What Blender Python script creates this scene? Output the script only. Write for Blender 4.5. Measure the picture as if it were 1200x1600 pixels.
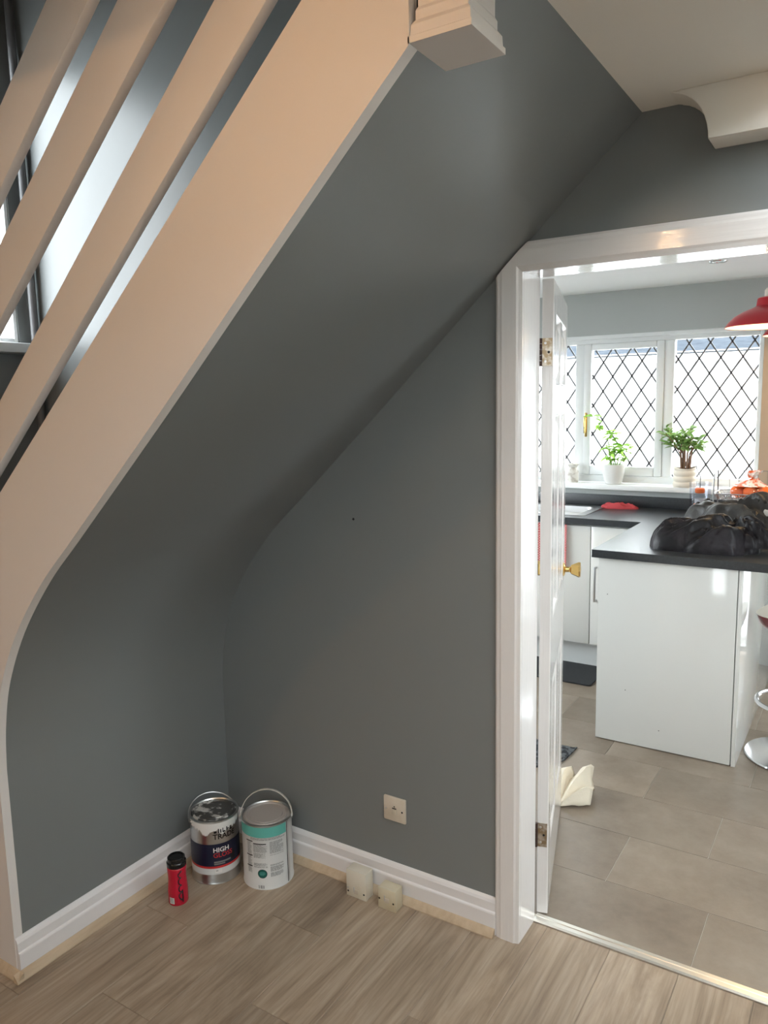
import bpy, bmesh, math, random
from mathutils import Vector, Matrix, noise
random.seed(7)
PI = math.pi
scn = bpy.context.scene
for o in list(bpy.data.objects): bpy.data.objects.remove(o)
COL = scn.collection

# ------------------------------------------------------------------ camera
CAM = Vector((2.0481, -2.0434, 1.6582)); YAW, PITCH, ROLL, FPX = -0.5680, -0.1416, -0.0196, 1205.4
def cam_axes():
    cy, sy, cp, sp = math.cos(YAW), math.sin(YAW), math.cos(PITCH), math.sin(PITCH)
    f = Vector((sy*cp, cy*cp, sp)); r = Vector((cy, -sy, 0)); u = r.cross(f)
    cr, sr = math.cos(ROLL), math.sin(ROLL)
    return r*cr + u*sr, u*cr - r*sr, f
r_, u_, f_ = cam_axes()
cd = bpy.data.cameras.new('camera'); cam = bpy.data.objects.new('camera', cd); COL.objects.link(cam)
cd.sensor_fit = 'HORIZONTAL'; cd.sensor_width = 36; cd.lens = 36*FPX/1200; cd.clip_start = .05; cd.clip_end = 200
m = Matrix((r_, u_, -f_)).transposed().to_4x4(); m.translation = CAM; cam.matrix_world = m
scn.camera = cam

# ------------------------------------------------------------------ world: overcast sky, exposure
SKY = 12.8
w = bpy.data.worlds.new('world'); scn.world = w; w.use_nodes = True
bg = w.node_tree.nodes['Background']; bg.inputs[0].default_value = (.91, .965, 1.0, 1); bg.inputs[1].default_value = SKY
vs = scn.view_settings
vs.view_transform = 'Standard'; vs.look = 'None'; vs.gamma = 1; vs.use_curve_mapping = False; vs.exposure = 0.0

def portal(name, loc, normal, sx, sy):
    l = bpy.data.lights.new(name, 'AREA'); l.shape = 'RECTANGLE'; l.size = sx; l.size_y = sy
    l.cycles.is_portal = True
    o = bpy.data.objects.new(name, l); COL.objects.link(o); o.location = loc
    o.rotation_euler = Vector(normal).to_track_quat('-Z', 'Z').to_euler()
    return o
portal('kitchen_window_portal', (.68, 3.17, 1.58), (0, -1, 0), 1.75, 1.05)
portal('stair_window_portal', (-1.08, -.475, 2.52), (1, 0, 0), .85, 1.25)
portal('added_window_right_portal', (3.13, .50, 1.4), (-1, 0, 0), .6, 1.4)
portal('added_window_left_portal', (-1.33, 1.2, 1.5), (1, 0, 0), 1.9, 1.3)
portal('back_door_portal', (2.56, 3.2, 1.08), (0, -1, 0), .8, 2.05)
portal('room_window_portal', (2.25, -4.42, 1.45), (0, 1, 0), .6, 1.1)
portal('added_rooflight_portal', (2.315, -1.85, 2.64), (0, 0, -1), .70, 3.5)
LAMPS = [((1.265, -1.50, 2.285), 24.0), ((-.12, -2.95, 2.20), 190.0)]
LAMP_COL = (1.0, .56, .25)

# ------------------------------------------------------------------ materials
def lin(c):
    c /= 255.0
    return c/12.92 if c <= .04045 else ((c+.055)/1.055)**2.4
def rgb(r, g, b): return (lin(r), lin(g), lin(b), 1)
MATS = {}
def mat(name, col, rough=.5, metal=0, spec=.5, coat=0, bump=None, var=None, emit=None, trans=0, ior=1.45, coat_rough=.05, sss=0):
    """bump=(scale,strength[,stretch xyz]); var=(scale,colour2,lo,hi[,stretch])"""
    m = bpy.data.materials.new(name); m.use_nodes = True; nt = m.node_tree; b = nt.nodes['Principled BSDF']
    b.inputs['Base Color'].default_value = col; b.inputs['Roughness'].default_value = rough
    b.inputs['Metallic'].default_value = metal; b.inputs['Specular IOR Level'].default_value = spec
    b.inputs['Coat Weight'].default_value = coat; b.inputs['Coat Roughness'].default_value = coat_rough
    b.inputs['Transmission Weight'].default_value = trans; b.inputs['IOR'].default_value = ior
    if sss:
        b.inputs['Subsurface Weight'].default_value = sss; b.inputs['Subsurface Radius'].default_value = (.01, .01, .005)
    if emit:
        b.inputs['Emission Color'].default_value = emit[0]; b.inputs['Emission Strength'].default_value = emit[1]
    tc = nt.nodes.new('ShaderNodeTexCoord')
    def mapped(st):
        if not st: return tc.outputs['Object']
        mp = nt.nodes.new('ShaderNodeMapping'); mp.inputs['Scale'].default_value = st
        nt.links.new(tc.outputs['Object'], mp.inputs['Vector']); return mp.outputs['Vector']
    if var:
        n = nt.nodes.new('ShaderNodeTexNoise'); n.inputs['Scale'].default_value = var[0]; n.inputs['Detail'].default_value = 6
        nt.links.new(mapped(var[4] if len(var) > 4 else None), n.inputs['Vector'])
        rp = nt.nodes.new('ShaderNodeValToRGB'); rp.color_ramp.elements[0].position = var[2]; rp.color_ramp.elements[1].position = var[3]
        rp.color_ramp.elements[0].color = col; rp.color_ramp.elements[1].color = var[1]
        nt.links.new(n.outputs['Fac'], rp.inputs['Fac']); nt.links.new(rp.outputs['Color'], b.inputs['Base Color'])
    if bump:
        n = nt.nodes.new('ShaderNodeTexNoise'); n.inputs['Scale'].default_value = bump[0]; n.inputs['Detail'].default_value = 4
        nt.links.new(mapped(bump[2] if len(bump) > 2 else None), n.inputs['Vector'])
        bp = nt.nodes.new('ShaderNodeBump'); bp.inputs['Strength'].default_value = bump[1]; bp.inputs['Distance'].default_value = .01
        nt.links.new(n.outputs['Fac'], bp.inputs['Height']); nt.links.new(bp.outputs['Normal'], b.inputs['Normal'])
        if coat: nt.links.new(bp.outputs['Normal'], b.inputs['Coat Normal'])
    MATS[name] = m
    return m
M = MATS
GREY = (.213, .226, .228, 1)
mat('grey_paint', GREY, .30, spec=.5, bump=(6, .05))
mat('kitchen_grey', (.49, .515, .505, 1), .55, bump=(6, .04))
mat('ceiling_white', (.85, .81, .74, 1), .8, bump=(9, .05))
mat('kitchen_ceiling', (.85, .85, .84, 1), .75)
mat('gloss_white', (.80, .77, .75, 1), .22, coat=.6, coat_rough=.07, bump=(30, .10, (4, 4, .25)))
mat('gloss_white_head', (.80, .77, .75, 1), .22, coat=1, coat_rough=.05, bump=(30, .09, (.25, 4, 4)))
mat('satin_white', (.80, .76, .73, 1), .42, bump=(8, .03))
mat('skirting_white', (.82, .79, .78, 1), .3, bump=(10, .04))
mat('pvc_white', (.86, .88, .88, 1), .3)
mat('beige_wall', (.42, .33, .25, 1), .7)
mat('beading', rgb(198, 178, 152), .5, var=(9, rgb(182, 160, 133), .35, .75, (6, 1, 6)))
mat('brass', (.78, .54, .20, 1), .18, metal=1)
mat('hinge_brass', (.36, .27, .17, 1), .35, metal=.9, var=(60, (.60, .55, .48, 1), .45, .6))
mat('hinge_dark', (.07, .04, .032, 1), .5, metal=.5)
mat('grout', (.55, .50, .43, 1), .9)
mat('joint', (.30, .24, .18, 1), .8)
mat('dark', (.01, .01, .01, 1), .6)
mat('chrome', (.80, .80, .82, 1), .10, metal=1)
mat('steel', (.62, .62, .62, 1), .3, metal=1)
mat('gloss_cabinet', (.78, .775, .74, 1), .12, coat=.4, coat_rough=.03)
mat('plinth_white', (.74, .75, .74, 1), .35)
mat('worktop', (.022, .025, .029, 1), .33, spec=1.0, bump=(180, .03), var=(120, (.034, .039, .045, 1), .4, .7))
mat('red_shade', (.46, .018, .030, 1), .28)
mat('shade_inner', (.85, .78, .62, 1), .5)
mat('bulb', (1, .8, .5, 1), .4, emit=((1, .72, .38, 1), 22))
mat('globe', (1, .8, .5, 1), .4, emit=((1, .58, .28, 1), 60))
mat('white_ceramic', (.82, .82, .80, 1), .25)
mat('cream_ceramic', (.78, .72, .62, 1), .45)
mat('speckle_jar', (.78, .75, .70, 1), .5, var=(35, (.55, .50, .44, 1), .5, .62))
mat('soil', (.03, .02, .014, 1), .95)
mat('leaf', (.20, .42, .06, 1), .4, var=(20, (.42, .62, .12, 1), .35, .7))
mat('leaf_dark', (.15, .28, .07, 1), .4, var=(18, (.45, .58, .22, 1), .4, .7))
mat('stem_green', (.20, .33, .08, 1), .6)
mat('stem_brown', (.22, .12, .07, 1), .7)
mat('red_cloth', (.50, .065, .075, 1), .85, bump=(90, .3))
mat('black_jacket', (.006, .005, .007, 1), .42, spec=.4, bump=(40, .25), var=(9, (.028, .022, .029, 1), .45, .75))
mat('charcoal_jacket', (.015, .014, .013, 1), .42, spec=.5, bump=(40, .3), var=(10, (.055, .051, .046, 1), .45, .75))
mat('lining', (.55, .55, .54, 1), .5)
mat('orange', (.86, .15, .012, 1), .45, bump=(120, .12))
mat('paper_bag', (.86, .80, .74, 1), .4, var=(30, (.78, .13, .03, 1), .46, .56))
mat('bread', (.60, .42, .24, 1), .7, var=(14, (.75, .70, .62, 1), .45, .6))
mat('wire_dark', (.22, .22, .22, 1), .35, metal=.8)
mat('rag', (.80, .72, .58, 1), .9, bump=(70, .15))
mat('mat_dark', (.032, .034, .036, 1), .95, bump=(160, .5))
mat('mat_pattern', (.022, .024, .027, 1), .95, bump=(60, .5), var=(45, (.11, .115, .12, 1), .5, .55))
mat('tin_steel', (.58, .58, .57, 1), .28, metal=1, bump=(5, .02))
mat('white_paint_print', (.80, .79, .77, 1), .4)
mat('label_white', (.70, .71, .70, 1), .38)
mat('label_navy', (.008, .012, .036, 1), .35)
mat('label_red', (.55, .03, .03, 1), .4)
mat('label_teal', (.13, .48, .42, 1), .4)
mat('label_green', (.01, .12, .10, 1), .4)
mat('label_grey', (.20, .21, .21, 1), .5)
mat('label_light_grey', (.50, .50, .50, 1), .5)
mat('print_black', (.012, .012, .014, 1), .5)
mat('lid_dark', (.10, .10, .095, 1), .35, metal=.4, var=(26, (.70, .69, .66, 1), .53, .60))
mat('lid_grey', (.46, .42, .39, 1), .5, metal=.2, bump=(40, .1))
mat('handle_white', (.68, .65, .58, 1), .4, var=(30, (.45, .43, .40, 1), .45, .65))
mat('red_plastic', (.52, .010, .035, 1), .22)
mat('black_gloss', (.010, .010, .010, 1), .15)
mat('cream_plastic', (.70, .62, .52, 1), .45, var=(14, (.60, .52, .40, 1), .4, .7))
mat('cream_box', (.70, .63, .47, 1), .5, var=(10, (.60, .51, .34, 1), .4, .7))
mat('white_box', (.76, .71, .60, 1), .5, var=(10, (.68, .61, .47, 1), .45, .75))
mat('seat_red', (.16, .006, .012, 1), .15, coat=.5)
mat('seat_glare', (.72, .66, .56, 1), .4)  # window glare on the red seat, put into the colour
mat('carpet', (.06, .055, .052, 1), .95, bump=(150, .4))
mat('brown_board', (.035, .025, .022, 1), .5)
mat('house_white', (.86, .86, .86, 1), .7)
mat('slate', (.04, .047, .057, 1), 1.0, spec=0, bump=(12, .4), var=(8, (.062, .07, .082, 1), .35, .7))
mat('gutter_white', (.8, .8, .8, 1), .5)
mat('paving', (.28, .27, .26, 1), .9, bump=(20, .3))
mat('pipe_grey', (.14, .14, .145, 1), .4)
mat('silver_strip', (.80, .77, .70, 1), .28, metal=.9, bump=(4, .05))
mat('lead', (.16, .16, .165, 1), .5, metal=.3)
mat('render_wall', (.6, .58, .55, 1), .9)

def translucent(name, k):
    nt = MATS[name].node_tree; b = nt.nodes['Principled BSDF']; out = [n for n in nt.nodes if n.type == 'OUTPUT_MATERIAL'][0]
    t = nt.nodes.new('ShaderNodeBsdfTranslucent'); mx = nt.nodes.new('ShaderNodeMixShader'); mx.inputs[0].default_value = k
    src = b.inputs['Base Color'].links[0].from_socket
    nt.links.new(src, t.inputs[0]); nt.links.new(b.outputs[0], mx.inputs[1]); nt.links.new(t.outputs[0], mx.inputs[2]); nt.links.new(mx.outputs[0], out.inputs[0])
translucent('leaf', .6); translucent('leaf_dark', .5)
def glass_mat(name, tint, refl):
    m = bpy.data.materials.new(name); m.use_nodes = True; nt = m.node_tree; nt.nodes.clear()
    out = nt.nodes.new('ShaderNodeOutputMaterial'); mx = nt.nodes.new('ShaderNodeMixShader')
    t = nt.nodes.new('ShaderNodeBsdfTransparent'); t.inputs[0].default_value = tint
    g = nt.nodes.new('ShaderNodeBsdfGlossy'); g.inputs['Roughness'].default_value = .02
    mx.inputs[0].default_value = refl
    nt.links.new(t.outputs[0], mx.inputs[1]); nt.links.new(g.outputs[0], mx.inputs[2])
    nt.links.new(mx.outputs[0], out.inputs[0]); MATS[name] = m
glass_mat('window_glass', (.97, .98, .98, 1), .04)
glass_mat('clear_plastic', (.93, .94, .97, 1), .06)
glass_mat('clear_film', (.93, .93, .93, 1), .10)

def wood_mat(name, c1, c2, c3):
    m = bpy.data.materials.new(name); m.use_nodes = True; nt = m.node_tree; b = nt.nodes['Principled BSDF']; L = nt.links.new
    tc = nt.nodes.new('ShaderNodeTexCoord'); oi = nt.nodes.new('ShaderNodeObjectInfo')
    add = nt.nodes.new('ShaderNodeVectorMath'); add.operation = 'ADD'
    cmb = nt.nodes.new('ShaderNodeCombineXYZ'); mu = nt.nodes.new('ShaderNodeMath'); mu.operation = 'MULTIPLY'; mu.inputs[1].default_value = 37
    L(oi.outputs['Random'], mu.inputs[0]); L(mu.outputs[0], cmb.inputs[0]); L(mu.outputs[0], cmb.inputs[1])
    L(tc.outputs['Object'], add.inputs[0]); L(cmb.outputs[0], add.inputs[1])
    mp = nt.nodes.new('ShaderNodeMapping'); mp.inputs['Scale'].default_value = (1, .13, 1); L(add.outputs[0], mp.inputs[0])
    n1 = nt.nodes.new('ShaderNodeTexNoise'); n1.inputs['Scale'].default_value = 9; n1.inputs['Detail'].default_value = 12; n1.inputs['Roughness'].default_value = .62; n1.inputs['Distortion'].default_value = 2.2
    L(mp.outputs[0], n1.inputs['Vector'])
    mp2 = nt.nodes.new('ShaderNodeMapping'); mp2.inputs['Scale'].default_value = (1, .03, 1); L(add.outputs[0], mp2.inputs[0])
    n2 = nt.nodes.new('ShaderNodeTexNoise'); n2.inputs['Scale'].default_value = 110; n2.inputs['Detail'].default_value = 3; L(mp2.outputs[0], n2.inputs['Vector'])
    rp = nt.nodes.new('ShaderNodeValToRGB'); e = rp.color_ramp.elements
    e[0].position = .22; e[0].color = c1; e[1].position = .80; e[1].color = c3
    k = e.new(.5); k.color = c2
    L(n1.outputs['Fac'], rp.inputs[0])
    mx = nt.nodes.new('ShaderNodeMix'); mx.data_type = 'RGBA'; mx.blend_type = 'MULTIPLY'; mx.inputs[0].default_value = .5
    rp2 = nt.nodes.new('ShaderNodeValToRGB'); rp2.color_ramp.elements[0].position = .3; rp2.color_ramp.elements[0].color = (.55, .52, .5, 1); rp2.color_ramp.elements[1].position = .6; rp2.color_ramp.elements[1].color = (1, 1, 1, 1)
    L(n2.outputs['Fac'], rp2.inputs[0]); L(rp.outputs[0], mx.inputs[6]); L(rp2.outputs[0], mx.inputs[7])
    hv = nt.nodes.new('ShaderNodeHueSaturation'); mr = nt.nodes.new('ShaderNodeMapRange'); mr.inputs[3].default_value = .88; mr.inputs[4].default_value = 1.10
    L(oi.outputs['Random'], mr.inputs[0]); L(mr.outputs[0], hv.inputs['Value']); L(mx.outputs[2], hv.inputs['Color'])
    L(hv.outputs[0], b.inputs['Base Color']); b.inputs['Roughness'].default_value = .42
    bp = nt.nodes.new('ShaderNodeBump'); bp.inputs['Strength'].default_value = .12; bp.inputs['Distance'].default_value = .003
    L(n2.outputs['Fac'], bp.inputs['Height']); L(bp.outputs[0], b.inputs['Normal'])
    MATS[name] = m
wood_mat('oak_laminate', (.19, .135, .092, 1), (.36, .277, .200, 1), (.50, .41, .315, 1))

def tile_mat(name):
    m = bpy.data.materials.new(name); m.use_nodes = True; nt = m.node_tree; b = nt.nodes['Principled BSDF']; L = nt.links.new
    tc = nt.nodes.new('ShaderNodeTexCoord'); oi = nt.nodes.new('ShaderNodeObjectInfo')
    add = nt.nodes.new('ShaderNodeVectorMath'); add.operation = 'ADD'
    mu = nt.nodes.new('ShaderNodeMath'); mu.operation = 'MULTIPLY'; mu.inputs[1].default_value = 29; cmb = nt.nodes.new('ShaderNodeCombineXYZ')
    L(oi.outputs['Random'], mu.inputs[0]); L(mu.outputs[0], cmb.inputs[0]); L(mu.outputs[0], cmb.inputs[2]); L(tc.outputs['Object'], add.inputs[0]); L(cmb.outputs[0], add.inputs[1])
    n1 = nt.nodes.new('ShaderNodeTexNoise'); n1.inputs['Scale'].default_value = 3.2; n1.inputs['Detail'].default_value = 10; n1.inputs['Roughness'].default_value = .7
    L(add.outputs[0], n1.inputs['Vector'])
    rp = nt.nodes.new('ShaderNodeValToRGB'); e = rp.color_ramp.elements
    e[0].position = .3; e[0].color = (.185, .140, .102, 1); e[1].position = .72; e[1].color = (.33, .27, .21, 1)
    L(n1.outputs['Fac'], rp.inputs[0])
    hv = nt.nodes.new('ShaderNodeHueSaturation'); mr = nt.nodes.new('ShaderNodeMapRange'); mr.inputs[3].default_value = .9; mr.inputs[4].default_value = 1.1
    L(oi.outputs['Random'], mr.inputs[0]); L(mr.outputs[0], hv.inputs['Value']); L(rp.outputs[0], hv.inputs['Color']); L(hv.outputs[0], b.inputs['Base Color'])
    r2 = nt.nodes.new('ShaderNodeMapRange'); r2.inputs[3].default_value = .30; r2.inputs[4].default_value = .52; L(n1.outputs['Fac'], r2.inputs[0]); L(r2.outputs[0], b.inputs['Roughness'])
    bp = nt.nodes.new('ShaderNodeBump'); bp.inputs['Strength'].default_value = .12; bp.inputs['Distance'].default_value = .004
    L(n1.outputs['Fac'], bp.inputs['Height']); L(bp.outputs[0], b.inputs['Normal'])
    MATS[name] = m
tile_mat('floor_tile')

def towel_mat(name):
    m = bpy.data.materials.new(name); m.use_nodes = True; nt = m.node_tree; b = nt.nodes['Principled BSDF']
    tc = nt.nodes.new('ShaderNodeTexCoord'); ck = nt.nodes.new('ShaderNodeTexChecker'); ck.inputs['Scale'].default_value = 130
    ck.inputs[1].default_value = (.55, .05, .06, 1); ck.inputs[2].default_value = (.70, .42, .40, 1)
    nt.links.new(tc.outputs['Object'], ck.inputs[0]); nt.links.new(ck.outputs[0], b.inputs['Base Color']); b.inputs['Roughness'].default_value = .9
    MATS[name] = m
towel_mat('towel_check')

# ------------------------------------------------------------------ mesh helpers
class MB:
    def __init__(s): s.v = []; s.f = []
    def add(s, vs, fs):
        o = len(s.v); s.v += [tuple(v) for v in vs]; s.f += [tuple(i+o for i in f) for f in fs]; return s
    def box(s, x0, x1, y0, y1, z0, z1):
        return s.add([(x0,y0,z0),(x1,y0,z0),(x1,y1,z0),(x0,y1,z0),(x0,y0,z1),(x1,y0,z1),(x1,y1,z1),(x0,y1,z1)],
              [(0,3,2,1),(4,5,6,7),(0,1,5,4),(1,2,6,5),(2,3,7,6),(3,0,4,7)])
    def prism(s, poly, a, b, axis='y'):
        """poly: 2D points; axis y -> (x,z) extruded along y, x -> (y,z), z -> (x,y)"""
        def P(p, t): return {'y': (p[0], t, p[1]), 'x': (t, p[0], p[1]), 'z': (p[0], p[1], t)}[axis]
        n = len(poly)
        return s.add([P(p, a) for p in poly]+[P(p, b) for p in poly],
              [tuple(range(n)), tuple(range(2*n-1, n-1, -1))]+[(i, i+n, (i+1) % n+n, (i+1) % n) for i in range(n)])
    def lathe(s, prof, n=32, c=(0, 0, 0), close=False):
        k = len(prof); vs = []
        for i in range(n):
            a = 2*PI*i/n
            for r, z in prof: vs.append((c[0]+r*math.cos(a), c[1]+r*math.sin(a), c[2]+z))
        fs = []
        for i in range(n):
            j = (i+1) % n
            for t in range(k-1 + (1 if close else 0)):
                q = (t+1) % k
                fs.append((i*k+t, j*k+t, j*k+q, i*k+q))
        return s.add(vs, fs)
    def tube(s, pts, r, n=8, cyc=False, caps=True):
        pts = [Vector(p) for p in pts]; m = len(pts); o = []; prev = None
        rr = r if isinstance(r, (list, tuple)) else [r]*m
        for i, p in enumerate(pts):
            a = pts[(i-1) % m] if (cyc or i > 0) else p; b = pts[(i+1) % m] if (cyc or i < m-1) else p
            t = (b-a).normalized()
            if prev is None:
                h = Vector((0, 0, 1)) if abs(t.z) < .9 else Vector((1, 0, 0)); u = t.cross(h).normalized()
            else: u = (prev - t*prev.dot(t)).normalized()
            prev = u; v = t.cross(u)
            for k in range(n):
                an = 2*PI*k/n; o.append(p+(u*math.cos(an)+v*math.sin(an))*rr[i])
        fs = []
        for i in range(m if cyc else m-1):
            j = (i+1) % m
            for k in range(n): fs.append((i*n+k, i*n+(k+1) % n, j*n+(k+1) % n, j*n+k))
        if not cyc and caps: fs += [tuple(range(n-1, -1, -1)), tuple(range((m-1)*n, m*n))]
        return s.add(o, fs)
    def grid(s, fn, nu, nv):
        vs = [fn(i/nu, j/nv) for i in range(nu+1) for j in range(nv+1)]
        return s.add(vs, [(i*(nv+1)+j, (i+1)*(nv+1)+j, (i+1)*(nv+1)+j+1, i*(nv+1)+j+1) for i in range(nu) for j in range(nv)])
    def obj(s, name, material, parent=None, bevel=0, smooth=False, solid=0, seg=2, loc=None, angle=35):
        me = bpy.data.meshes.new(name); me.from_pydata(s.v, [], s.f); me.update()
        bm = bmesh.new(); bm.from_mesh(me)
        bmesh.ops.recalc_face_normals(bm, faces=bm.faces)
        if bevel:
            es = [e for e in bm.edges if len(e.link_faces) == 2 and e.calc_face_angle(0) > .6]
            bmesh.ops.bevel(bm, geom=es, offset=bevel, segments=seg, profile=.5, affect='EDGES', clamp_overlap=True)
        if smooth or bevel:
            for f in bm.faces: f.smooth = True
            for e in bm.edges:
                if len(e.link_faces) == 2 and e.calc_face_angle(0) > math.radians(angle): e.smooth = False
        bm.to_mesh(me); bm.free()
        if material: me.materials.append(M[material])
        o = bpy.data.objects.new(name, me); COL.objects.link(o)
        if parent: o.parent = parent
        if loc: o.location = loc
        if solid:
            md = o.modifiers.new('solid', 'SOLIDIFY'); md.thickness = solid; md.offset = 0
        return o
def box(name, material, x0, x1, y0, y1, z0, z1, parent=None, bevel=0, seg=2):
    return MB().box(x0, x1, y0, y1, z0, z1).obj(name, material, parent, bevel, seg=seg)
def struct(o, label=None):
    o['kind'] = 'structure'
    if label: o['label'] = label
    return o
def tag(o, label, cat, group=None):
    o['label'] = label; o['category'] = cat
    if group: o['group'] = group
    return o
def empty(name, loc=(0, 0, 0), rz=0):
    o = bpy.data.objects.new(name, None); COL.objects.link(o); o.location = loc; o.rotation_euler = (0, 0, rz); o.empty_display_size = .05
    return o
def thing(name, label, cat, loc=(0, 0, 0), rz=0, group=None): return tag(empty(name, loc, rz), label, cat, group)
def copy(o, parent, loc=None, rot=None, sc=None):
    c = o.copy(); COL.objects.link(c); c.parent = parent
    if loc is not None: c.location = loc
    if rot is not None: c.rotation_euler = rot
    if sc is not None: c.scale = sc
    return c
def text_tris(s, size, bold=0):
    cu = bpy.data.curves.new('t', 'FONT'); cu.body = s; cu.size = size; cu.align_x = 'LEFT'; cu.offset = bold; cu.resolution_u = 3
    o = bpy.data.objects.new('t', cu); COL.objects.link(o)
    dg = bpy.context.evaluated_depsgraph_get(); me = o.evaluated_get(dg).to_mesh()
    bm = bmesh.new(); bm.from_mesh(me); bmesh.ops.triangulate(bm, faces=bm.faces)
    bmesh.ops.subdivide_edges(bm, edges=[e for e in bm.edges if e.calc_length() > size*.35], cuts=2, use_grid_fill=False)
    bmesh.ops.triangulate(bm, faces=bm.faces)
    bm.verts.index_update()
    v = [tuple(x.co) for x in bm.verts]; f = [tuple(q.index for q in fa.verts) for fa in bm.faces]; bm.free()
    bpy.data.objects.remove(o); bpy.data.curves.remove(cu)
    return v, f

# ------------------------------------------------------------------ the shell
CEIL, KC, XS, YS = 2.349, 2.335, 1.517, -.898     # room ceiling, kitchen ceiling, soffit/ceiling meeting, front of the stair
XD, XI, HEAD = 1.135, 1.213, 2.0                  # architrave outer, inner, lining head
XO = XI+.775                                       # right side of the opening
WT = .115                                          # wall thickness

struct(MB().box(-1.1, 2.75, -4.3, .12, -.12, -.0025).obj('floor', 'joint'))
fl = bpy.data.objects['floor']
PW = .198; base = 1.459
plank_meshes = {}
def plank(x0, y0, y1):
    L = round(y1-y0, 3)
    if L not in plank_meshes:
        o = MB().box(.0009, PW-.0009, .0009, L-.0009, -.0025, 0).obj('plank', 'oak_laminate', fl, bevel=.0012, seg=1); plank_meshes[L] = o.data; o.location = (x0, y0, 0)
    else:
        o = bpy.data.objects.new('plank', plank_meshes[L]); COL.objects.link(o); o.parent = fl; o.location = (x0, y0, 0)
joints = {-7: -.48, -6: -.81, -5: -.30, -4: -.62, -3: -.95, -2: -.43, -1: -.86, 0: -1.1, 1: -.7, 2: -1.3}
for k in range(-12, 6):
    x0 = base+k*PW
    j = joints.get(k-0, -.2-.37*((k*5) % 3))
    ys = [.108, j, j-1.2, j-2.4, j-3.6]
    for a, b in zip(ys[1:], ys[:-1]):
        if b > -2.6: plank(x0, max(a, -4.3), b)
        elif a > -4.3: plank(x0, a, b)

fk = struct(MB().box(-1.3, 3.2, .12, 3.2, -.12, -.0028).obj('floor_kitchen', 'grout'))
TL, TH = .62, .318
tile_mesh = {}
row_x = [1.682, 1.347, 1.625, 1.316]
for r in range(10):
    y0 = .437-.318+TH*r; h = TH
    xs = row_x[r % 4] - TL*6
    if r == 0: y0 = .150; h = .437-.150
    for c in range(11):
        x0 = xs+c*TL
        if x0 > 3.1 or x0+TL < -1.2 or y0 > 3.05: continue
        key = round(h, 3)
        if key not in tile_mesh:
            o = MB().box(.0008, TL-.0008, .0008, h-.0008, -.0028, -.001).obj('tile', 'floor_tile', fk, bevel=.0015, seg=1); tile_mesh[key] = o.data
        else:
            o = bpy.data.objects.new('tile', tile_mesh[key]); COL.objects.link(o); o.parent = fk
        o.location = (x0, y0, 0)

# wall with the kitchen door (front face y=0); also the inner wall of the stairwell
struct(MB().prism([(-1.12, -.12), (XI-.02, -.12), (XI-.02, HEAD+.02), (XO+.02, HEAD+.02), (XO+.02, -.12), (3.2, -.12), (3.2, 2.61), (1.95, 2.61), (1.95, 4.6), (-1.12, 4.6)], 0, WT-.01, 'y').obj('wall_back', 'grey_paint'))
# kitchen side skin of that wall, lighter
# left wall running up into the curved soffit beneath the stair
prof = [(0, 0), (0, .55), (.002, .66), (.018, .78), (.058, .911), (.147, 1.065), (.276, 1.216), (.41, 1.337), (.549, 1.462), (.752, 1.645), (.977, 1.853), (1.119, 1.984), (1.232, 2.088), (XS, CEIL)]
def catmull(P, n=6):
    out = []
    for i in range(len(P)-1):
        p0 = P[max(i-1, 0)]; p1 = P[i]; p2 = P[i+1]; p3 = P[min(i+2, len(P)-1)]
        for k in range(n):
            t = k/n
            out.append(tuple(.5*((2*p1[a])+(-p0[a]+p2[a])*t+(2*p0[a]-5*p1[a]+4*p2[a]-p3[a])*t*t+(-p0[a]+3*p1[a]-3*p2[a]+p3[a])*t**3) for a in (0, 1)))
    return out+[P[-1]]
sof = catmull(prof)
def offset(poly, d):
    out = []
    for i, p in enumerate(poly):
        a = Vector(poly[max(i-1, 0)]); b = Vector(poly[min(i+1, len(poly)-1)]); t = (b-a).normalized(); n = Vector((-t.y, t.x))
        out.append((p[0]+n.x*d, p[1]+n.y*d))
    return out
back = offset(sof, .018)
wl = MB()
n = len(sof)
for i in range(n-1):
    wl.add([(sof[i][0], 0, sof[i][1]), (sof[i+1][0], 0, sof[i+1][1]), (sof[i+1][0], YS+.022, sof[i+1][1]), (sof[i][0], YS+.022, sof[i][1]),
            (back[i][0], 0, back[i][1]), (back[i+1][0], 0, back[i+1][1]), (back[i+1][0], YS+.022, back[i+1][1]), (back[i][0], YS+.022, back[i][1])],
           [(0, 1, 2, 3), (7, 6, 5, 4), (0, 4, 5, 1), (3, 2, 6, 7)])
o = wl.obj('wall_left', 'grey_paint')
bm = bmesh.new(); bm.from_mesh(o.data); bmesh.ops.remove_doubles(bm, verts=bm.verts, dist=1e-5); bmesh.ops.recalc_face_normals(bm, faces=bm.faces)
for f in bm.faces: f.smooth = True
for e in bm.edges:
    if len(e.link_faces) != 2 or e.calc_face_angle(0) > .6: e.smooth = False
bm.to_mesh(o.data); bm.free(); struct(o)

# ceilings
cl = MB(); RL = (1.97, 2.66, -3.6, -.1)
for a in ((XS, RL[0], -1.4, 0), (-1.1, RL[0], -4.3, -1.4), (RL[0], 2.75, RL[3], 0), (RL[0], 2.75, -4.3, RL[2]), (RL[1], 2.75, RL[2], RL[3])): cl.box(*a, CEIL, CEIL+.26)
struct(cl.obj('ceiling', 'ceiling_white'))
struct(box('wall_landing_front', 'ceiling_white', -1.12, 1.86, -4.4, -4.3, 2.61, 4.6))
struct(box('ceiling_kitchen', 'kitchen_ceiling', -1.3, 3.2, WT-.01, 3.2, KC, KC+.2))
struct(box('ceiling_landing', 'ceiling_white', -1.1, 1.95, -4.4, .1, 4.6, 4.7))
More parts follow.
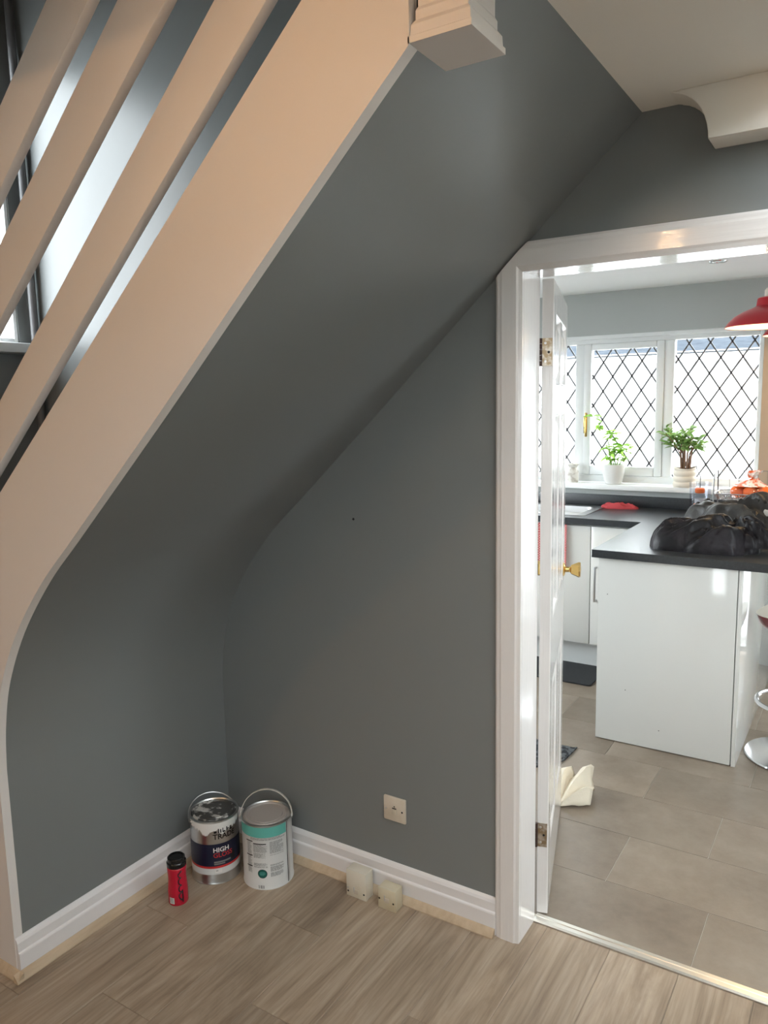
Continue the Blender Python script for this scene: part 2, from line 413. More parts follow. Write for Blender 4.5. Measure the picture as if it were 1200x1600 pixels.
# boxing with a scooped end along the door wall, under the ceiling
arc = [(1.60, CEIL), (1.612, CEIL-.003)]
for i in range(1, 11):
    a = PI/2*i/10; arc.append((1.600+.088*math.sin(a), CEIL-.117+.114*math.cos(a)))
arc += [(2.7, CEIL-.117), (2.7, CEIL)]
struct(MB().prism(arc, -.09, 0, 'y').obj('trim_boxing', 'ceiling_white', bevel=.002, seg=1), 'white boxed beam with scooped end against dark wall above door')

# outer walls of the room (behind the camera) and stairwell
def wall_hole_x(name, x0, x1, ya, yb, za, zb, h, material):     # wall slab in yz with one opening h=(y0,y1,z0,z1)
    b = MB(); b.box(x0, x1, ya, h[0], za, zb); b.box(x0, x1, h[1], yb, za, zb); b.box(x0, x1, h[0], h[1], za, h[2]); b.box(x0, x1, h[0], h[1], h[3], zb)
    return struct(b.obj(name, material))
def wall_hole_y(name, y0, y1, xa, xb, za, zb, h, material):
    b = MB(); b.box(xa, h[0], y0, y1, za, zb); b.box(h[1], xb, y0, y1, za, zb); b.box(h[0], h[1], y0, y1, za, h[2]); b.box(h[0], h[1], y0, y1, h[3], zb)
    return struct(b.obj(name, material))
wall_hole_x('wall_stairwell', -1.06, -1.0, -4.3, 0, -.1, 4.6, (-.88, -.075, 1.93, 3.10), 'grey_paint')
wall_hole_y('wall_front', -4.4, -4.3, -1.12, 2.8, -.1, 2.61, (1.95, 2.55, .95, 2.0), 'grey_paint')
struct(box('wall_right', 'grey_paint', 2.7, 2.8, -4.4, -.001, -.1, 2.61))
struct(box('wall_landing', 'ceiling_white', 1.86, 1.95, -4.4, -.001, 2.609, 4.6))
wall_hole_x('wall_kitchen_right', 3.0, 3.12, .105, 3.2, -.1, 2.6, (.20, .80, .7, 2.1), 'kitchen_grey')
wall_hole_x('wall_kitchen_left', -1.3, -1.2, .105, 3.2, -.1, 2.6, (.25, 2.15, .85, 2.15), 'kitchen_grey')
WY = 3.07
b = MB(); WX0, WX1, WZ0, WZ1 = -.20, 1.46, 1.095, 2.05
b.box(-1.2, WX0, WY, WY+.12, -.1, KC); b.box(WX1, 2.16, WY, WY+.12, -.1, KC); b.box(2.16, 2.96, WY, WY+.12, 2.1, KC); b.box(2.96, 3.0, WY, WY+.12, -.1, KC); b.box(WX0, WX1, WY, WY+.12, -.1, WZ0-.035); b.box(WX0, WX1, WY, WY+.12, WZ1, KC)
struct(b.obj('wall_kitchen_far', 'kitchen_grey'))
struct(box('wall_kitchen_strip', 'beige_wall', WX1+.005, 1.79, WY-.03, WY, .94, 2.02), 'beige wall strip right of the kitchen window')  # thin strip in flat beige, set on the grey wall

# ------------------------------------------------------------------ skirtings, beadings
sk = [(0, 0), (.018, 0), (.018, .070), (.0165, .074), (.012, .077), (.0115, .104), (.008, .112), (.0035, .118), (0, .119)]
struct(MB().prism([(-y, z+.0) for y, z in sk], 0, XD, 'x').obj('baseboard_back', 'skirting_white'))
struct(MB().prism([(x, z) for x, z in sk], YS+.002, -.0, 'y').obj('baseboard_left', 'skirting_white'))
bead = [(.0, 0), (.020, 0), (.020, .004), (.016, .010), (.010, .017), (.004, .022), (.0, .024)]
struct(MB().prism([(-.018-y, z) for y, z in bead], .02, XD, 'x').obj('trim_1', 'beading'), 'pale wood beading along the door wall skirting')
struct(MB().prism([(.018+x, z) for x, z in bead], YS-.022, -.02, 'y').obj('trim_2', 'beading'), 'pale wood beading along the left skirting')
struct(MB().prism([(YS-.0-y, z) for y, z in bead], -1.0, .036, 'x').obj('trim_3', 'beading'), 'pale wood beading at the foot of the stair side')

# ------------------------------------------------------------------ staircase
st = thing('staircase', 'white painted staircase side with wide curved string and sloping flat rails', 'staircase', (0, YS, 0))
def top_line(x): return 1.327+.871*x
TH_S = .026
low = [p for p in sof if p[1] > .3 and p[0] < 1.381]
xe = 1.381; low.append((xe, .949+.923*xe))
poly = [(-1.0, .0), (.0015, 0), (.0015, .3)]+[(p[0]+.0012, p[1]-.0012) for p in low]+[(xe, top_line(xe)), (-1.0, top_line(-1.0))]
MB().prism(poly, 0, TH_S, 'y').obj('string', 'satin_white', st)
# sloping flat rails: (bottom z at x=.4, slope, face height vertical)
def rail(zb, sb_, zt, st_, x0, x1, t=.026):
    ns = 1
    return MB().prism([(x0, zb+sb_*(x0-.4)), (x1, zb+sb_*(x1-.4)), (x1, zt+st_*(x1-.4)), (x0, zt+st_*(x0-.4))], 0, t, 'y').obj('rail', 'satin_white', st, bevel=.003)
rail(1.748, .895, 1.890, .905, -.93, 1.37)
rail(2.052, .872, 2.208, .880, -.93, 1.37)
rail(2.312, .865, 2.470, .868, -.93, 1.37)
# newel post over the string with a moulded foot
nx0, nx1, ny0, ny1, nz = 1.379, 1.492, .0, .128, 2.224
nw = MB()
cxn, cyn = (nx0+nx1)/2, (ny0+ny1)/2
def ringbox(mb, levels):
    vs = []; fs = []
    for ex, z in levels: vs += [(nx0-ex, ny0-ex, z), (nx1+ex, ny0-ex, z), (nx1+ex, ny1+ex, z), (nx0-ex, ny1+ex, z)]
    for i in range(len(levels)-1):
        for k in range(4): fs.append((i*4+k, i*4+(k+1) % 4, i*4+4+(k+1) % 4, i*4+4+k))
    fs.append((3, 2, 1, 0)); q = (len(levels)-1)*4; fs.append((q, q+1, q+2, q+3)); mb.add(vs, fs)
ringbox(nw, [(0, nz), (0, nz+.010), (-.003, nz+.012), (-.004, nz+.028), (-.010, nz+.036), (-.010, nz+.05), (-.013, nz+.056), (-.013, 3.35)])
nwo = nw.obj('newel_post', 'satin_white', st)
MB().box(nx0-.01, nx1+.01, ny0-.01, ny1+.01, 3.35, 3.39).obj('newel_cap', 'satin_white', nwo, bevel=.006)
box('lower_newel_post', 'satin_white', -1.0, -.92, -.002, .078, top_line(-1)+.0, 1.75, st, bevel=.004)
# inner side: treads and risers
RUN, RISE = .2222, .2
for k in range(11):
    x = -.78+k*RUN; z = 1.215+.9*x
    box('tread', 'carpet', x-.02, x+RUN+.005, TH_S+.001, .895, z-.025, z, st, bevel=.008)
    box('riser', 'carpet', x, x+.012, TH_S+.001, .895, z-RISE, z-.025, st)
struct(MB().prism([(-.98, .36), (1.5, 2.56), (1.5, 2.72), (-.98, .52)], -.014, -.001, 'y').obj('trim_stair_board', 'brown_board'), 'dark brown sloping board on the stairwell wall')

# window of the stairwell
w2 = empty('window_2'); struct(w2, 'stairwell window seen as a bright sliver between the sloping rails')
WBX = -1.045
for nm, a in (('window_frame', (WBX, WBX+.04, -.88, -.855, 1.93, 3.10)), ('window_frame', (WBX, WBX+.04, -.092, -.075, 1.93, 3.10)), ('window_frame', (WBX, WBX+.04, -.855, -.092, 1.93, 1.95)), ('window_frame', (WBX, WBX+.04, -.855, -.092, 3.08, 3.10))):
    box(nm, 'pvc_white', *a, parent=w2, bevel=.003)
box('pane', 'window_glass', WBX+.018, WBX+.022, -.855, -.092, 1.95, 3.08, w2)
box('window_sill', 'pvc_white', -1.0, -.90, -.88, -.045, 1.885, 1.925, w2, bevel=.006)
pp = tag(MB().tube([(-.955, -.030, 1.0), (-.955, -.030, 4.59)], .016, 12).obj('heating_pipe', 'pipe_grey', smooth=True), 'thin grey vertical pipe in the stairwell corner behind the rails', 'pipe')
# openings the photo does not show: window behind the camera, back door; rooflight and kitchen side windows added for more daylight
def light_frame(name, axis, c, a0, a1, z0, z1, mids=(), t=.05, w=.05):
    e = struct(empty(name)); spans = [(a0, a0+w, z0, z1), (a1-w, a1, z0, z1), (a0+w, a1-w, z0, z0+w), (a0+w, a1-w, z1-w, z1)]+[(q-w/2, q+w/2, z0+w, z1-w) for q in mids]
    for p0, p1, q0, q1 in spans:
        if axis == 'x': box('window_frame', 'pvc_white', c-t/2, c+t/2, p0, p1, q0, q1, e, bevel=.004)
        else: box('window_frame', 'pvc_white', p0, p1, c-t/2, c+t/2, q0, q1, e, bevel=.004)
    if axis == 'x': box('pane', 'window_glass', c-.002, c+.002, a0+w, a1-w, z0+w, z1-w, e)
    else: box('pane', 'window_glass', a0+w, a1-w, c-.002, c+.002, z0+w, z1-w, e)
light_frame('window_3', 'y', -4.35, 1.95, 2.55, .95, 2.0)
w6 = struct(empty('added_rooflight'))  # added rooflight, put in to brighten the lower left wall
for a in ((1.97, 2.0, -3.6, -.1), (2.63, 2.66, -3.6, -.1), (2.0, 2.63, -3.6, -3.57), (2.0, 2.63, -.13, -.1), (2.0, 2.63, -1.865, -1.835)): box('window_frame', 'pvc_white', *a, CEIL+.20, CEIL+.25, w6, bevel=.004)
box('pane', 'window_glass', 2.0, 2.63, -3.57, -.13, CEIL+.224, CEIL+.228, w6)
light_frame('added_window_right', 'x', 3.06, .20, .80, .7, 2.1)  # unseen window added to brighten the kitchen from the right
light_frame('added_window_left', 'x', -1.25, .25, 2.15, .85, 2.15, (1.2,))  # unseen window added to light the far wall and sink fronts
light_frame('door_2', 'y', WY+.07, 2.16, 2.96, .03, 2.1)

# ------------------------------------------------------------------ door frame and door
df = empty('trim_4'); struct(df, 'glossy white door frame with moulded architrave')
arch = [(0, 0), (0, .012), (.006, .016), (.014, .017), (.020, .019), (.062, .019), (.068, .016), (.078, .013), (.078, 0)]   # across, proud
def arch_leg(x, sgn, z1):
    mb = MB(); vs = []; n = len(arch)
    for (a, d) in arch: vs.append((x+sgn*a, -d-.0005, 0))
    for (a, d) in arch: vs.append((x+sgn*a, -d-.0005, z1-(0.078-a)*-1 if False else HEAD+(.078-a)))
    mb.add(vs, [tuple(range(n)), tuple(range(2*n-1, n-1, -1))]+[(i, i+n, (i+1) % n+n, (i+1) % n) for i in range(n)])
    return mb
# the left leg: its outer top corner is cut by the sloping soffit
def soff_z(x): return .949+.923*x-.004
lm = arch_leg(XI-.078, 1, 0)
lo = lm.obj('architrave', 'gloss_white', df)
bm = bmesh.new(); bm.from_mesh(lo.data)
nrm = Vector((-.923, 0, 1)).normalized()
def cut(bm):
    g = bm.verts[:]+bm.edges[:]+bm.faces[:]
    r = bmesh.ops.bisect_plane(bm, geom=g, plane_co=(1.0, 0, soff_z(1.0)), plane_no=nrm, clear_outer=True)
    es = [e for e in bm.edges if e.is_boundary]
    if es: bmesh.ops.holes_fill(bm, edges=es)
    bmesh.ops.recalc_face_normals(bm, faces=bm.faces)
cut(bm); bm.to_mesh(lo.data); bm.free()
rl = arch_leg(XO+.078, -1, 0).obj('architrave', 'gloss_white', df)
mb = MB(); vs = []; n = len(arch)
for (a, d) in arch: vs.append((XI-(.078-a), -d-.0005, HEAD+.078-a))
for (a, d) in arch: vs.append((XO+(.078-a), -d-.0005, HEAD+.078-a))
mb.add(vs, [tuple(range(n)), tuple(range(2*n-1, n-1, -1))]+[(i, i+n, (i+1) % n+n, (i+1) % n) for i in range(n)])
ho = mb.obj('architrave', 'gloss_white_head', df)
bm = bmesh.new(); bm.from_mesh(ho.data); cut(bm); bm.to_mesh(ho.data); bm.free()
box('jamb', 'gloss_white', XI-.019, XI+.0005, -.003, WT, 0, HEAD+.018, df)
box('jamb', 'gloss_white', XO-.0005, XO+.019, -.003, WT, 0, HEAD+.018, df)
box('head', 'gloss_white_head', XI, XO, -.003, WT, HEAD, HEAD+.018, df)
# kitchen side architrave
for a in ((XI-.07, XI-.004, WT, WT+.016, 0, HEAD+.06), (XO+.004, XO+.07, WT, WT+.016, 0, HEAD+.06), (XI-.004, XO+.004, WT, WT+.016, HEAD+.004, HEAD+.06)):
    box('architrave', 'gloss_white', *a, parent=df, bevel=.003)
ts = MB().prism([(.108, -.002), (.108, .003), (.114, .0065), (.126, .0065), (.128, .0045), (.132, .0045), (.134, .0065), (.147, .0065), (.153, .002), (.153, -.002)], XI-.002, XO+.002, 'x').obj('trim_5', 'silver_strip')
struct(ts, 'ribbed metal threshold strip between wood floor and tiles')

DW, DT, DH = .700, .034, 1.993
dr = empty('door_1', (1.209, .146, .008), math.radians(106.1)); struct(dr, 'white panelled door standing open into the kitchen')
SW = .095
xs = [0, SW, DW/2-.045, DW/2+.045, DW-SW, DW]
rows = [(.21, .76), (.965, 1.60), (1.695, 1.90)]
box('core', 'gloss_white', .01, DW-.01, -DT/2-.006, -DT/2+.006, .01, DH-.01, dr)
box('stile', 'gloss_white', 0, SW, -DT, 0, 0, DH, dr, bevel=.002, seg=1)
box('stile', 'gloss_white', DW-SW, DW, -DT, 0, 0, DH, dr, bevel=.002, seg=1)
zr = [0, .19, .66, .86, 1.50, 1.615, 1.865, DH]
for a, b_ in ((0, .21), (.76, .965), (1.60, 1.695), (1.90, DH)):
    box('door_rail', 'gloss_white', SW-.001, DW-SW+.001, -DT, 0, a, b_, dr, bevel=.002, seg=1)
for a, b_ in rows:
    box('muntin', 'gloss_white', xs[2], xs[3], -DT, 0, a-.001, b_+.001, dr, bevel=.002, seg=1)
for a, b_ in rows:
    for x0, x1 in ((xs[1], xs[2]), (xs[3], xs[4])):
        mb = MB()
        for y, s in ((-DT/2-.006, -1), (-DT/2+.006, 1)):
            lv = [(0, .011), (.006, .008), (.012, 0.0), (.020, .0), (.045, .009), (.05, .009)]
            vs = []; fs = []
            for ins, d in lv: vs += [(x0+ins, y+s*d, a+ins), (x1-ins, y+s*d, a+ins), (x1-ins, y+s*d, b_-ins), (x0+ins, y+s*d, b_-ins)]
            for i in range(len(lv)-1):
                for k in range(4): fs.append((i*4+k, i*4+(k+1) % 4, i*4+4+(k+1) % 4, i*4+4+k))
            q = (len(lv)-1)*4; fs.append((q, q+1, q+2, q+3)); mb.add(vs, fs)
        mb.obj('panel', 'gloss_white', dr)
def knob(side):
    y = -DT if side < 0 else 0
    e = MB()
    e.lathe([(0, 0), (.026, 0), (.027, .003), (.020, .007), (.011, .009), (.010, .022), (.012, .026)], 24)
    e.lathe([(.012, .026), (.018, .030), (.030, .058), (.028, .064), (.0, .067)], 8)
    k = e.obj('door_knob', 'brass', dr, angle=25); k.location = (DW-.055, y, 1.000); k.rotation_euler = (PI/2 if side < 0 else -PI/2, 0, 0)
    return k
knob(-1); knob(1)
for zc in (1.785, .272):
    h = box('hinge', 'hinge_brass', -.0015, .0008, -.030, -.001, zc-.04, zc+.04, dr)
    mb = MB()
    for i in range(5): mb.tube([(-.003, .004, zc-.04+i*.0162), (-.003, .004, zc-.04+i*.0162+.0152)], .0055, 12)
    mb.obj('knuckle', 'hinge_dark', h, smooth=True)
    for sz, sy in ((.026, -.010), (0, -.020), (-.026, -.010)):
        s = MB().lathe([(0, .0012), (.0035, .001), (.004, 0)], 10).obj('screw', 'dark' if sz == 0 else 'steel', h); s.location = (-.0014, sy, zc+sz); s.rotation_euler = (0, -PI/2, 0)

# ------------------------------------------------------------------ sockets and small wall things
def plate_socket():
    t = thing('telephone_socket', 'cream telephone socket plate on the grey wall above skirting', 'socket', (.768, 0, .3135), math.radians(0))
    box('faceplate', 'cream_plastic', -.0425, .0425, -.010, 0, -.0425, .0425, t, bevel=.0035)
    box('jack', 'cream_plastic', -.009, .009, -.0125, -.009, -.016, .001, t, bevel=.001)
    box('jack_slot', 'print_black', -.008, .008, -.0112, -.0095, .003, .006, t)
    box('latch_mark', 'print_black', -.0025, .0025, -.0108, -.0095, .009, .0125, t)
    for x, m_ in ((-.033, 'steel'), (.030, 'print_black')):
        s = MB().lathe([(0, .0012), (.003, .001), (.0035, 0)], 12).obj('screw', m_, t); s.location = (x, -.0098, -.002); s.rotation_euler = (PI/2, 0, 0)
    return t
plate_socket()
def jbox(label, x0, x1, y0, z0, z1, m_, face_z, screws):
    t = thing('junction_box', label, 'socket box', ((x0+x1)/2, -.041, z0)); W = (x1-x0)/2; H = z1-z0
    box('back_box', m_, -W+.001, W-.001, y0+.004+.041, .0225 if False else .0, 0, H, t, bevel=.0015)
    fp = box('faceplate', m_, -W, W, y0+.041-.004, y0+.041+.005, 0, H, t, bevel=.0012)
    box('jack', 'cream_plastic', -.009, .009, y0+.041-.0055, y0+.041-.0035, face_z-.010, face_z+.006, t, bevel=.0008)
    box('jack_slot', 'label_light_grey', -.0095, -.007, y0+.041-.006, y0+.041-.0035, face_z-.004, face_z+.014, t)
    for (sx, sz, mm) in screws:
        s = MB().lathe([(0, .0012), (.003, .001), (.0036, 0)], 12).obj('screw', mm, t); s.location = (sx, y0+.041-.0038, sz); s.rotation_euler = (PI/2, 0, 0)
    return t
jbox('larger white surface socket box standing before the skirting', .618, .698, -.082, .0, .096, 'white_box', .024, ((-.033, .017, 'print_black'), (.031, .022, 'print_black'), (-.034, .029, 'steel')))
jbox('smaller cream surface socket box, nearer the door frame', .746, .814, -.082, .0, .074, 'cream_box', .036, ((-.029, .034, 'print_black'), (.025, .030, 'print_black')))
nh = MB().lathe([(0, .003), (.003, .0026), (.0042, 0)], 12).obj('wall_screw', 'print_black'); nh.location = (.625, 0, 1.282); nh.rotation_euler = (PI/2, 0, 0)
tag(nh, 'tiny dark screw head alone on the grey wall', 'screw')

# ------------------------------------------------------------------ paint tins and red bottle
def cyl_map(mb, v, f, R, a0, z0, off=.0006):
    """flat xy drawing wrapped round the tin; a0 = azimuth of drawing origin, x to the viewer's right"""
    mb.add([((R+off)*math.cos(a0+x/R), (R+off)*math.sin(a0+x/R), z0+y) for x, y, *_ in v], f)
def patch(mb, R, a0, x0, x1, z0, z1, off=.0004, n=None, rough=None):
    n = n or max(2, int(abs(x1-x0)/.006))
    vs = []
    for i in range(n+1):
        a = a0+(x0+(x1-x0)*i/n)/R
        zl = z0 if rough is None else z0+rough(i/n)
        vs += [((R+off)*math.cos(a), (R+off)*math.sin(a), zl), ((R+off)*math.cos(a), (R+off)*math.sin(a), z1)]
    mb.add(vs, [(2*i, 2*i+2, 2*i+3, 2*i+1) for i in range(n)])
def to_cam(x, y): return math.atan2(CAM.y-y, CAM.x-x)

def tin(label, cx, cy, R, H, lidmat, bodymat):
    t = thing('paint_tin', label, 'paint tin', (cx, cy, 0), 0, 'used paint tins in the corner')
    MB().lathe([(0, .006), (R-.004, .006), (R-.003, 0), (R+.0015, .0), (R+.002, .003), (R, .006), (R, H-.008), (R+.001, H-.006)], 64).obj('body', bodymat, t, smooth=True)
    MB().lathe([(R+.001, H-.007), (R+.003, H-.004), (R+.002, H), (R-.003, H+.001), (R-.006, H-.003)], 64).obj('rim', 'tin_steel', t, smooth=True)
    MB().lathe([(R-.005, H-.004), (R-.010, H-.004), (R-.012, H+.001), (R-.016, H+.0015), (R-.019, H-.004), (R-.030, H-.005), (R-.031, H-.003), (0, H-.003)], 64).obj('lid', lidmat, t, smooth=True)
    return t
R1, H1 = .085, .234
t1 = tin('silver paint tin with navy HIGH GLOSS label and white drips, left of two tins', .136, -.213, R1, H1, 'lid_dark', 'tin_steel')
A1 = to_cam(.136, -.213)
mb = MB(); patch(mb, R1, A1, -2.0*R1, 2.0*R1, .068, .150, n=60); mb.obj('navy_band', 'label_navy', t1, smooth=True)
mb = MB(); patch(mb, R1, A1, -2.0*R1, 2.0*R1, .060, .068, n=60); mb.obj('red_band', 'label_red', t1, smooth=True)
mb = MB(); patch(mb, R1, A1, -2.0*R1, 2.0*R1, .037, .060, n=60); wb = mb.obj('white_band', 'label_white', t1, smooth=True)
random.seed(11)
drip = [random.random() for _ in range(200)]
def rough(u):
    i = u*70; k = int(i); f = i-k; v = drip[k]*(1-f)+drip[k+1]*f
    c = abs(u-.5)
    return .012*v+(.020 if c > .28 else 0)*min(1, (c-.28)*8 if c > .28 else 0)-.006*math.sin(u*23)
mb = MB(); patch(mb, R1, A1, -1.25*R1, 1.3*R1, .187, H1-.005, off=.0009, n=140, rough=rough); mb.obj('paint_spill', 'white_paint_print', t1)
def wrap_text(name, s, size, R, a, z, material, parent, bold=0, off=.0008):
    v, f = text_tris(s, size, bold); mb = MB(); cyl_map(mb, v, f, R, a, z, off); return mb.obj(name, material, parent)
wrap_text('lettering', 'TRADE', .0265, R1, A1-.008/R1, .168, 'print_black', t1, .0005)
wrap_text('lettering', 'HIGH', .0235, R1, A1-.010/R1, .120, 'white_paint_print', t1, .0005)
wrap_text('lettering', 'GLOSS', .0235, R1, A1-.010/R1, .1005, 'label_red', t1, .0003)
# remains of the covered word above TRADE: stumps of letters below the spill
mb = MB()
for i, (x, w_, h0, h1) in enumerate(((-.004, .010, .191, .199), (.010, .004, .190, .206), (.018, .004, .190, .203), (.026, .010, .190, .195), (.026, .003, .190, .206), (.040, .004, .190, .206), (.044, .006, .196, .200), (.053, .010, .190, .194), (.055, .004, .194, .204))):
    patch(mb, R1, A1, x, x+w_, h0, h1, off=.0013)
mb.obj('covered_lettering', 'print_black', t1)
mb = MB(); patch(mb, R1, A1, -.008, .052, .080, .086, off=.0008); patch(mb, R1, A1, -.008, .030, .073, .078, off=.0008); mb.obj('small_print', 'label_grey', t1)
mb = MB(); patch(mb, R1, A1, .052, .070, .078, .108, off=.0008); mb.obj('black_badge', 'print_black', t1)
mb = MB(); patch(mb, R1, A1, -.006, .018, .043, .055, off=.0008); mb.obj('colour_sticker', 'white_paint_print', t1)
mb = MB(); patch(mb, R1, A1, -.003, .005, .050, .0525, off=.0012); mb.obj('sticker_print', 'label_grey', t1)
def bail(t, R, H, az, tilt, r, mname, flat=False, zoff=-.02):
    # half hoop from two ears; az = direction of the axis, tilt from vertical
    ax = Vector((math.cos(az), math.sin(az), 0)); bk = Vector((-math.sin(az), math.cos(az), 0)); up = (Vector((0, 0, 1))*math.cos(tilt)+bk*math.sin(tilt))
    pts = [Vector((0, 0, H+zoff))+ax*math.cos(a)*(R+.004)+up*math.sin(a)*(R+.006) for a in [PI*i/28 for i in range(29)]]
    mb = MB()
    if flat:
        side = ax.cross(up).normalized()
        vs = []; m_ = len(pts)
        for i, p in enumerate(pts):
            a = PI*i/28; nrm_ = (ax*math.cos(a)+up*math.sin(a))
            for ds, dn in ((-r, -.0012), (r, -.0012), (r, .0012), (-r, .0012)): vs.append(p+side*ds+nrm_*dn)
        fs = [(i*4+k, i*4+(k+1) % 4, i*4+4+(k+1) % 4, i*4+4+k) for i in range(m_-1) for k in range(4)]+[(0, 1, 2, 3), ((m_-1)*4+3, (m_-1)*4+2, (m_-1)*4+1, (m_-1)*4)]
        mb.add(vs, fs)
    else: mb.tube(pts, r, 8)
    h = mb.obj('handle', mname, t, smooth=True)
    for s in (-1, 1):
        e = MB().lathe([(0, .004), (.008, .003), (.009, 0)], 14).obj('ear', 'tin_steel', t, smooth=True)
        e.location = Vector((0, 0, H+zoff))+ax*s*R; e.rotation_euler = (0, PI/2*1, az if s > 0 else az+PI)
    return h
bail(t1, R1, H1, A1+PI/2+.35, math.radians(58), .0022, 'tin_steel')

R2, H2 = .087, .236
t2 = tin('white and teal paint tin with printed back label, right of two tins', .316, -.137, R2, H2, 'lid_grey', 'label_white')
A2 = to_cam(.316, -.137)
mb = MB(); patch(mb, R2, A2, -2.6*R2, .82*R2, .192, H2-.006, n=60); mb.obj('teal_band', 'label_teal', t2, smooth=True)
mb = MB(); patch(mb, R2, A2, .84*R2, .88*R2, .004, H2-.006, off=.0008); mb.obj('seam', 'print_black', t2)
mb = MB(); patch(mb, R2, A2, .92*R2, .96*R2, .004, H2-.006, off=.0012); mb.obj('seam', 'tin_steel', t2)
# printed columns
random.seed(5)
mb = MB(); hd = MB()
def lines(x0, x1, z1, z0, pitch=.0026, h=.0011):
    z = z1
    while z > z0:
        e = x1-(random.random()**2)*(x1-x0)*.4
        x = x0
        while x < e-.002:
            l = min(e-x, random.uniform(.004, .014)); patch(mb, R2, A2, x, x+l*.86, z-h, z, off=.0007, n=2); x += l
        z -= pitch
lines(-.062, .066, .190, .181, .003, .0013)
for c0, c1, blocks in ((-.078, -.058, ((.172, .128), (.122, .088), (.082, .06))), (-.052, -.002, ((.166, .140), (.135, .118), (.098, .090), (.086, .082))), (.006, .058, ((.176, .132), (.128, .126), (.092, .088), (.084, .066), (.062, .048)))):
    for a, b_ in blocks: lines(c0, c1, a, b_)
for x0, x1, z in ((-.082, -.054, .178), (-.052, -.006, .171), (-.082, -.056, .126), (-.082, -.058, .086)):
    hd = MB(); patch(hd, R2, A2, x0, x1, z-.0035, z, off=.0008); hd.obj('heading_bar', 'print_black', t2)
for i, wd in enumerate((.0016, .0008, .0022, .0010, .0018)):
    hd = MB(); patch(hd, R2, A2, -.037+i*.0042, -.037+i*.0042+wd, .004, .017, off=.0008, n=1); hd.obj('barcode_bar', 'print_black', t2)
fp_ = mb.obj('fine_print', 'label_grey', t2); fp_['kind'] = 'stuff'
def disc_patch(mb, R, a0, cx, cz, r, off, n=28):
    vs = [((R+off)*math.cos(a0+cx/R), (R+off)*math.sin(a0+cx/R), cz)]
    for i in range(n):
        a = 2*PI*i/n; x = cx+r*math.cos(a); vs.append(((R+off)*math.cos(a0+x/R), (R+off)*math.sin(a0+x/R), cz+r*math.sin(a)))
    mb.add(vs, [(0, 1+i, 1+(i+1) % n) for i in range(n)])
mb = MB(); disc_patch(mb, R2, A2, -.022, .060, .0165, .0009); rd = mb.obj('round_badge', 'print_black', t2)
mb = MB(); disc_patch(mb, R2, A2, -.022, .060, .0150, .0012); mb.obj('badge_face', 'label_green', rd)
mb = MB(); patch(mb, R2, A2, -.032, -.012, .0595, .0615, off=.0015); patch(mb, R2, A2, -.030, -.016, .0555, .057, off=.0015); patch(mb, R2, A2, -.030, -.014, .0645, .066, off=.0015); mb.obj('badge_print', 'label_teal', rd)
wrap_text('lid_lettering', 'OPEN', .001, R2, A2, .1, 'label_grey', t2) if False else None
bail(t2, R2, H2, A2+PI/2-.18, math.radians(12), .0065, 'handle_white', True, zoff=-.012)

# red bottle with black cap
bt = thing('spray_bottle', 'slim red cylinder with black cap and black script, left of the paint tins', 'bottle', (.146, -.404, 0))
RB = .033; AB = to_cam(.146, -.404)
MB().lathe([(0, .002), (RB-.002, 0), (RB, .003), (RB, .045), (RB-.0015, .07), (RB-.003, .09), (RB-.002, .110), (RB-.001, .128), (RB-.004, .132), (0, .132)], 48).obj('body', 'red_plastic', bt, smooth=True)
MB().lathe([(RB-.004, .131), (RB-.001, .132), (RB-.0005, .145), (RB-.003, .1475), (RB-.004, .149), (RB-.004, .160), (RB-.007, .163), (RB-.010, .1635), (RB-.011, .160), (0, .160)], 48).obj('cap', 'black_gloss', bt, smooth=True)
mb = MB()
def rb(z): return RB+.0004-(.003*math.exp(-((z-.09)/.03)**2))+.0003
pts = []
N = 90
for i in range(N):
    u = i/(N-1); z = .016+.104*u
    x = .0075+.0052*math.sin(u*26)+(.004 if .30 < u < .36 else 0)+(.004 if u > .93 else 0); zz = z+.0034*math.cos(u*26)
    a = AB+x/RB; pts.append((rb(zz)*math.cos(a), rb(zz)*math.sin(a), zz))
mb.tube(pts, .0019, 5)
pts = [((rb(.012+.104*u))*math.cos(AB+(.0150)/RB), rb(.012+.104*u)*math.sin(AB+(.0150)/RB), .012+.104*u) for u in [i/12 for i in range(6)]]
mb.tube(pts, .0022, 5); mb.obj('script_lettering', 'print_black', bt, smooth=True)
mb = MB(); patch(mb, RB, AB, -.032, -.014, .008, .030, off=.0005, n=6); mb.obj('paper_label', 'label_white', bt)
mb = MB()
for k in range(5): patch(mb, RB, AB, -.030, -.017, .011+k*.0036, .0125+k*.0036, off=.0008, n=4)
mb.obj('label_print', 'label_grey', bt)
# ------------------------------------------------------------------ kitchen window
w1 = empty('window_1'); struct(w1, 'white kitchen window with leaded diamond panes')
FY0, FY1 = WY+.035, WY+.095
GX = [(WX0+.045, .315), (.425, .843), (.951, 1.433)]
SZ = (1.205, 1.970); FZ = (1.145, 2.010)
def frame_bar(nm, x0, x1, z0, z1, y0=FY0, y1=FY1, parent=w1, bev=.006): return box(nm, 'pvc_white', x0, x1, y0, y1, z0, z1, parent, bevel=bev)
frame_bar('window_frame', WX0, WX0+.045, WZ0, WZ1); frame_bar('window_frame', 1.433, WX1, WZ0, WZ1)
frame_bar('window_frame', WX0+.045, 1.433, FZ[1], WZ1); frame_bar('window_frame', WX0+.045, 1.433, WZ0, FZ[0])
frame_bar('mullion', .315, .375, FZ[0], FZ[1]); frame_bar('mullion', .890, .951, FZ[0], FZ[1])
box('head_bead', 'pvc_white', WX0-.01, WX1+.004, WY-.006, WY+.04, WZ1-.012, WZ1+.012, w1, bevel=.004)
sa = empty('sash'); sa.parent = w1
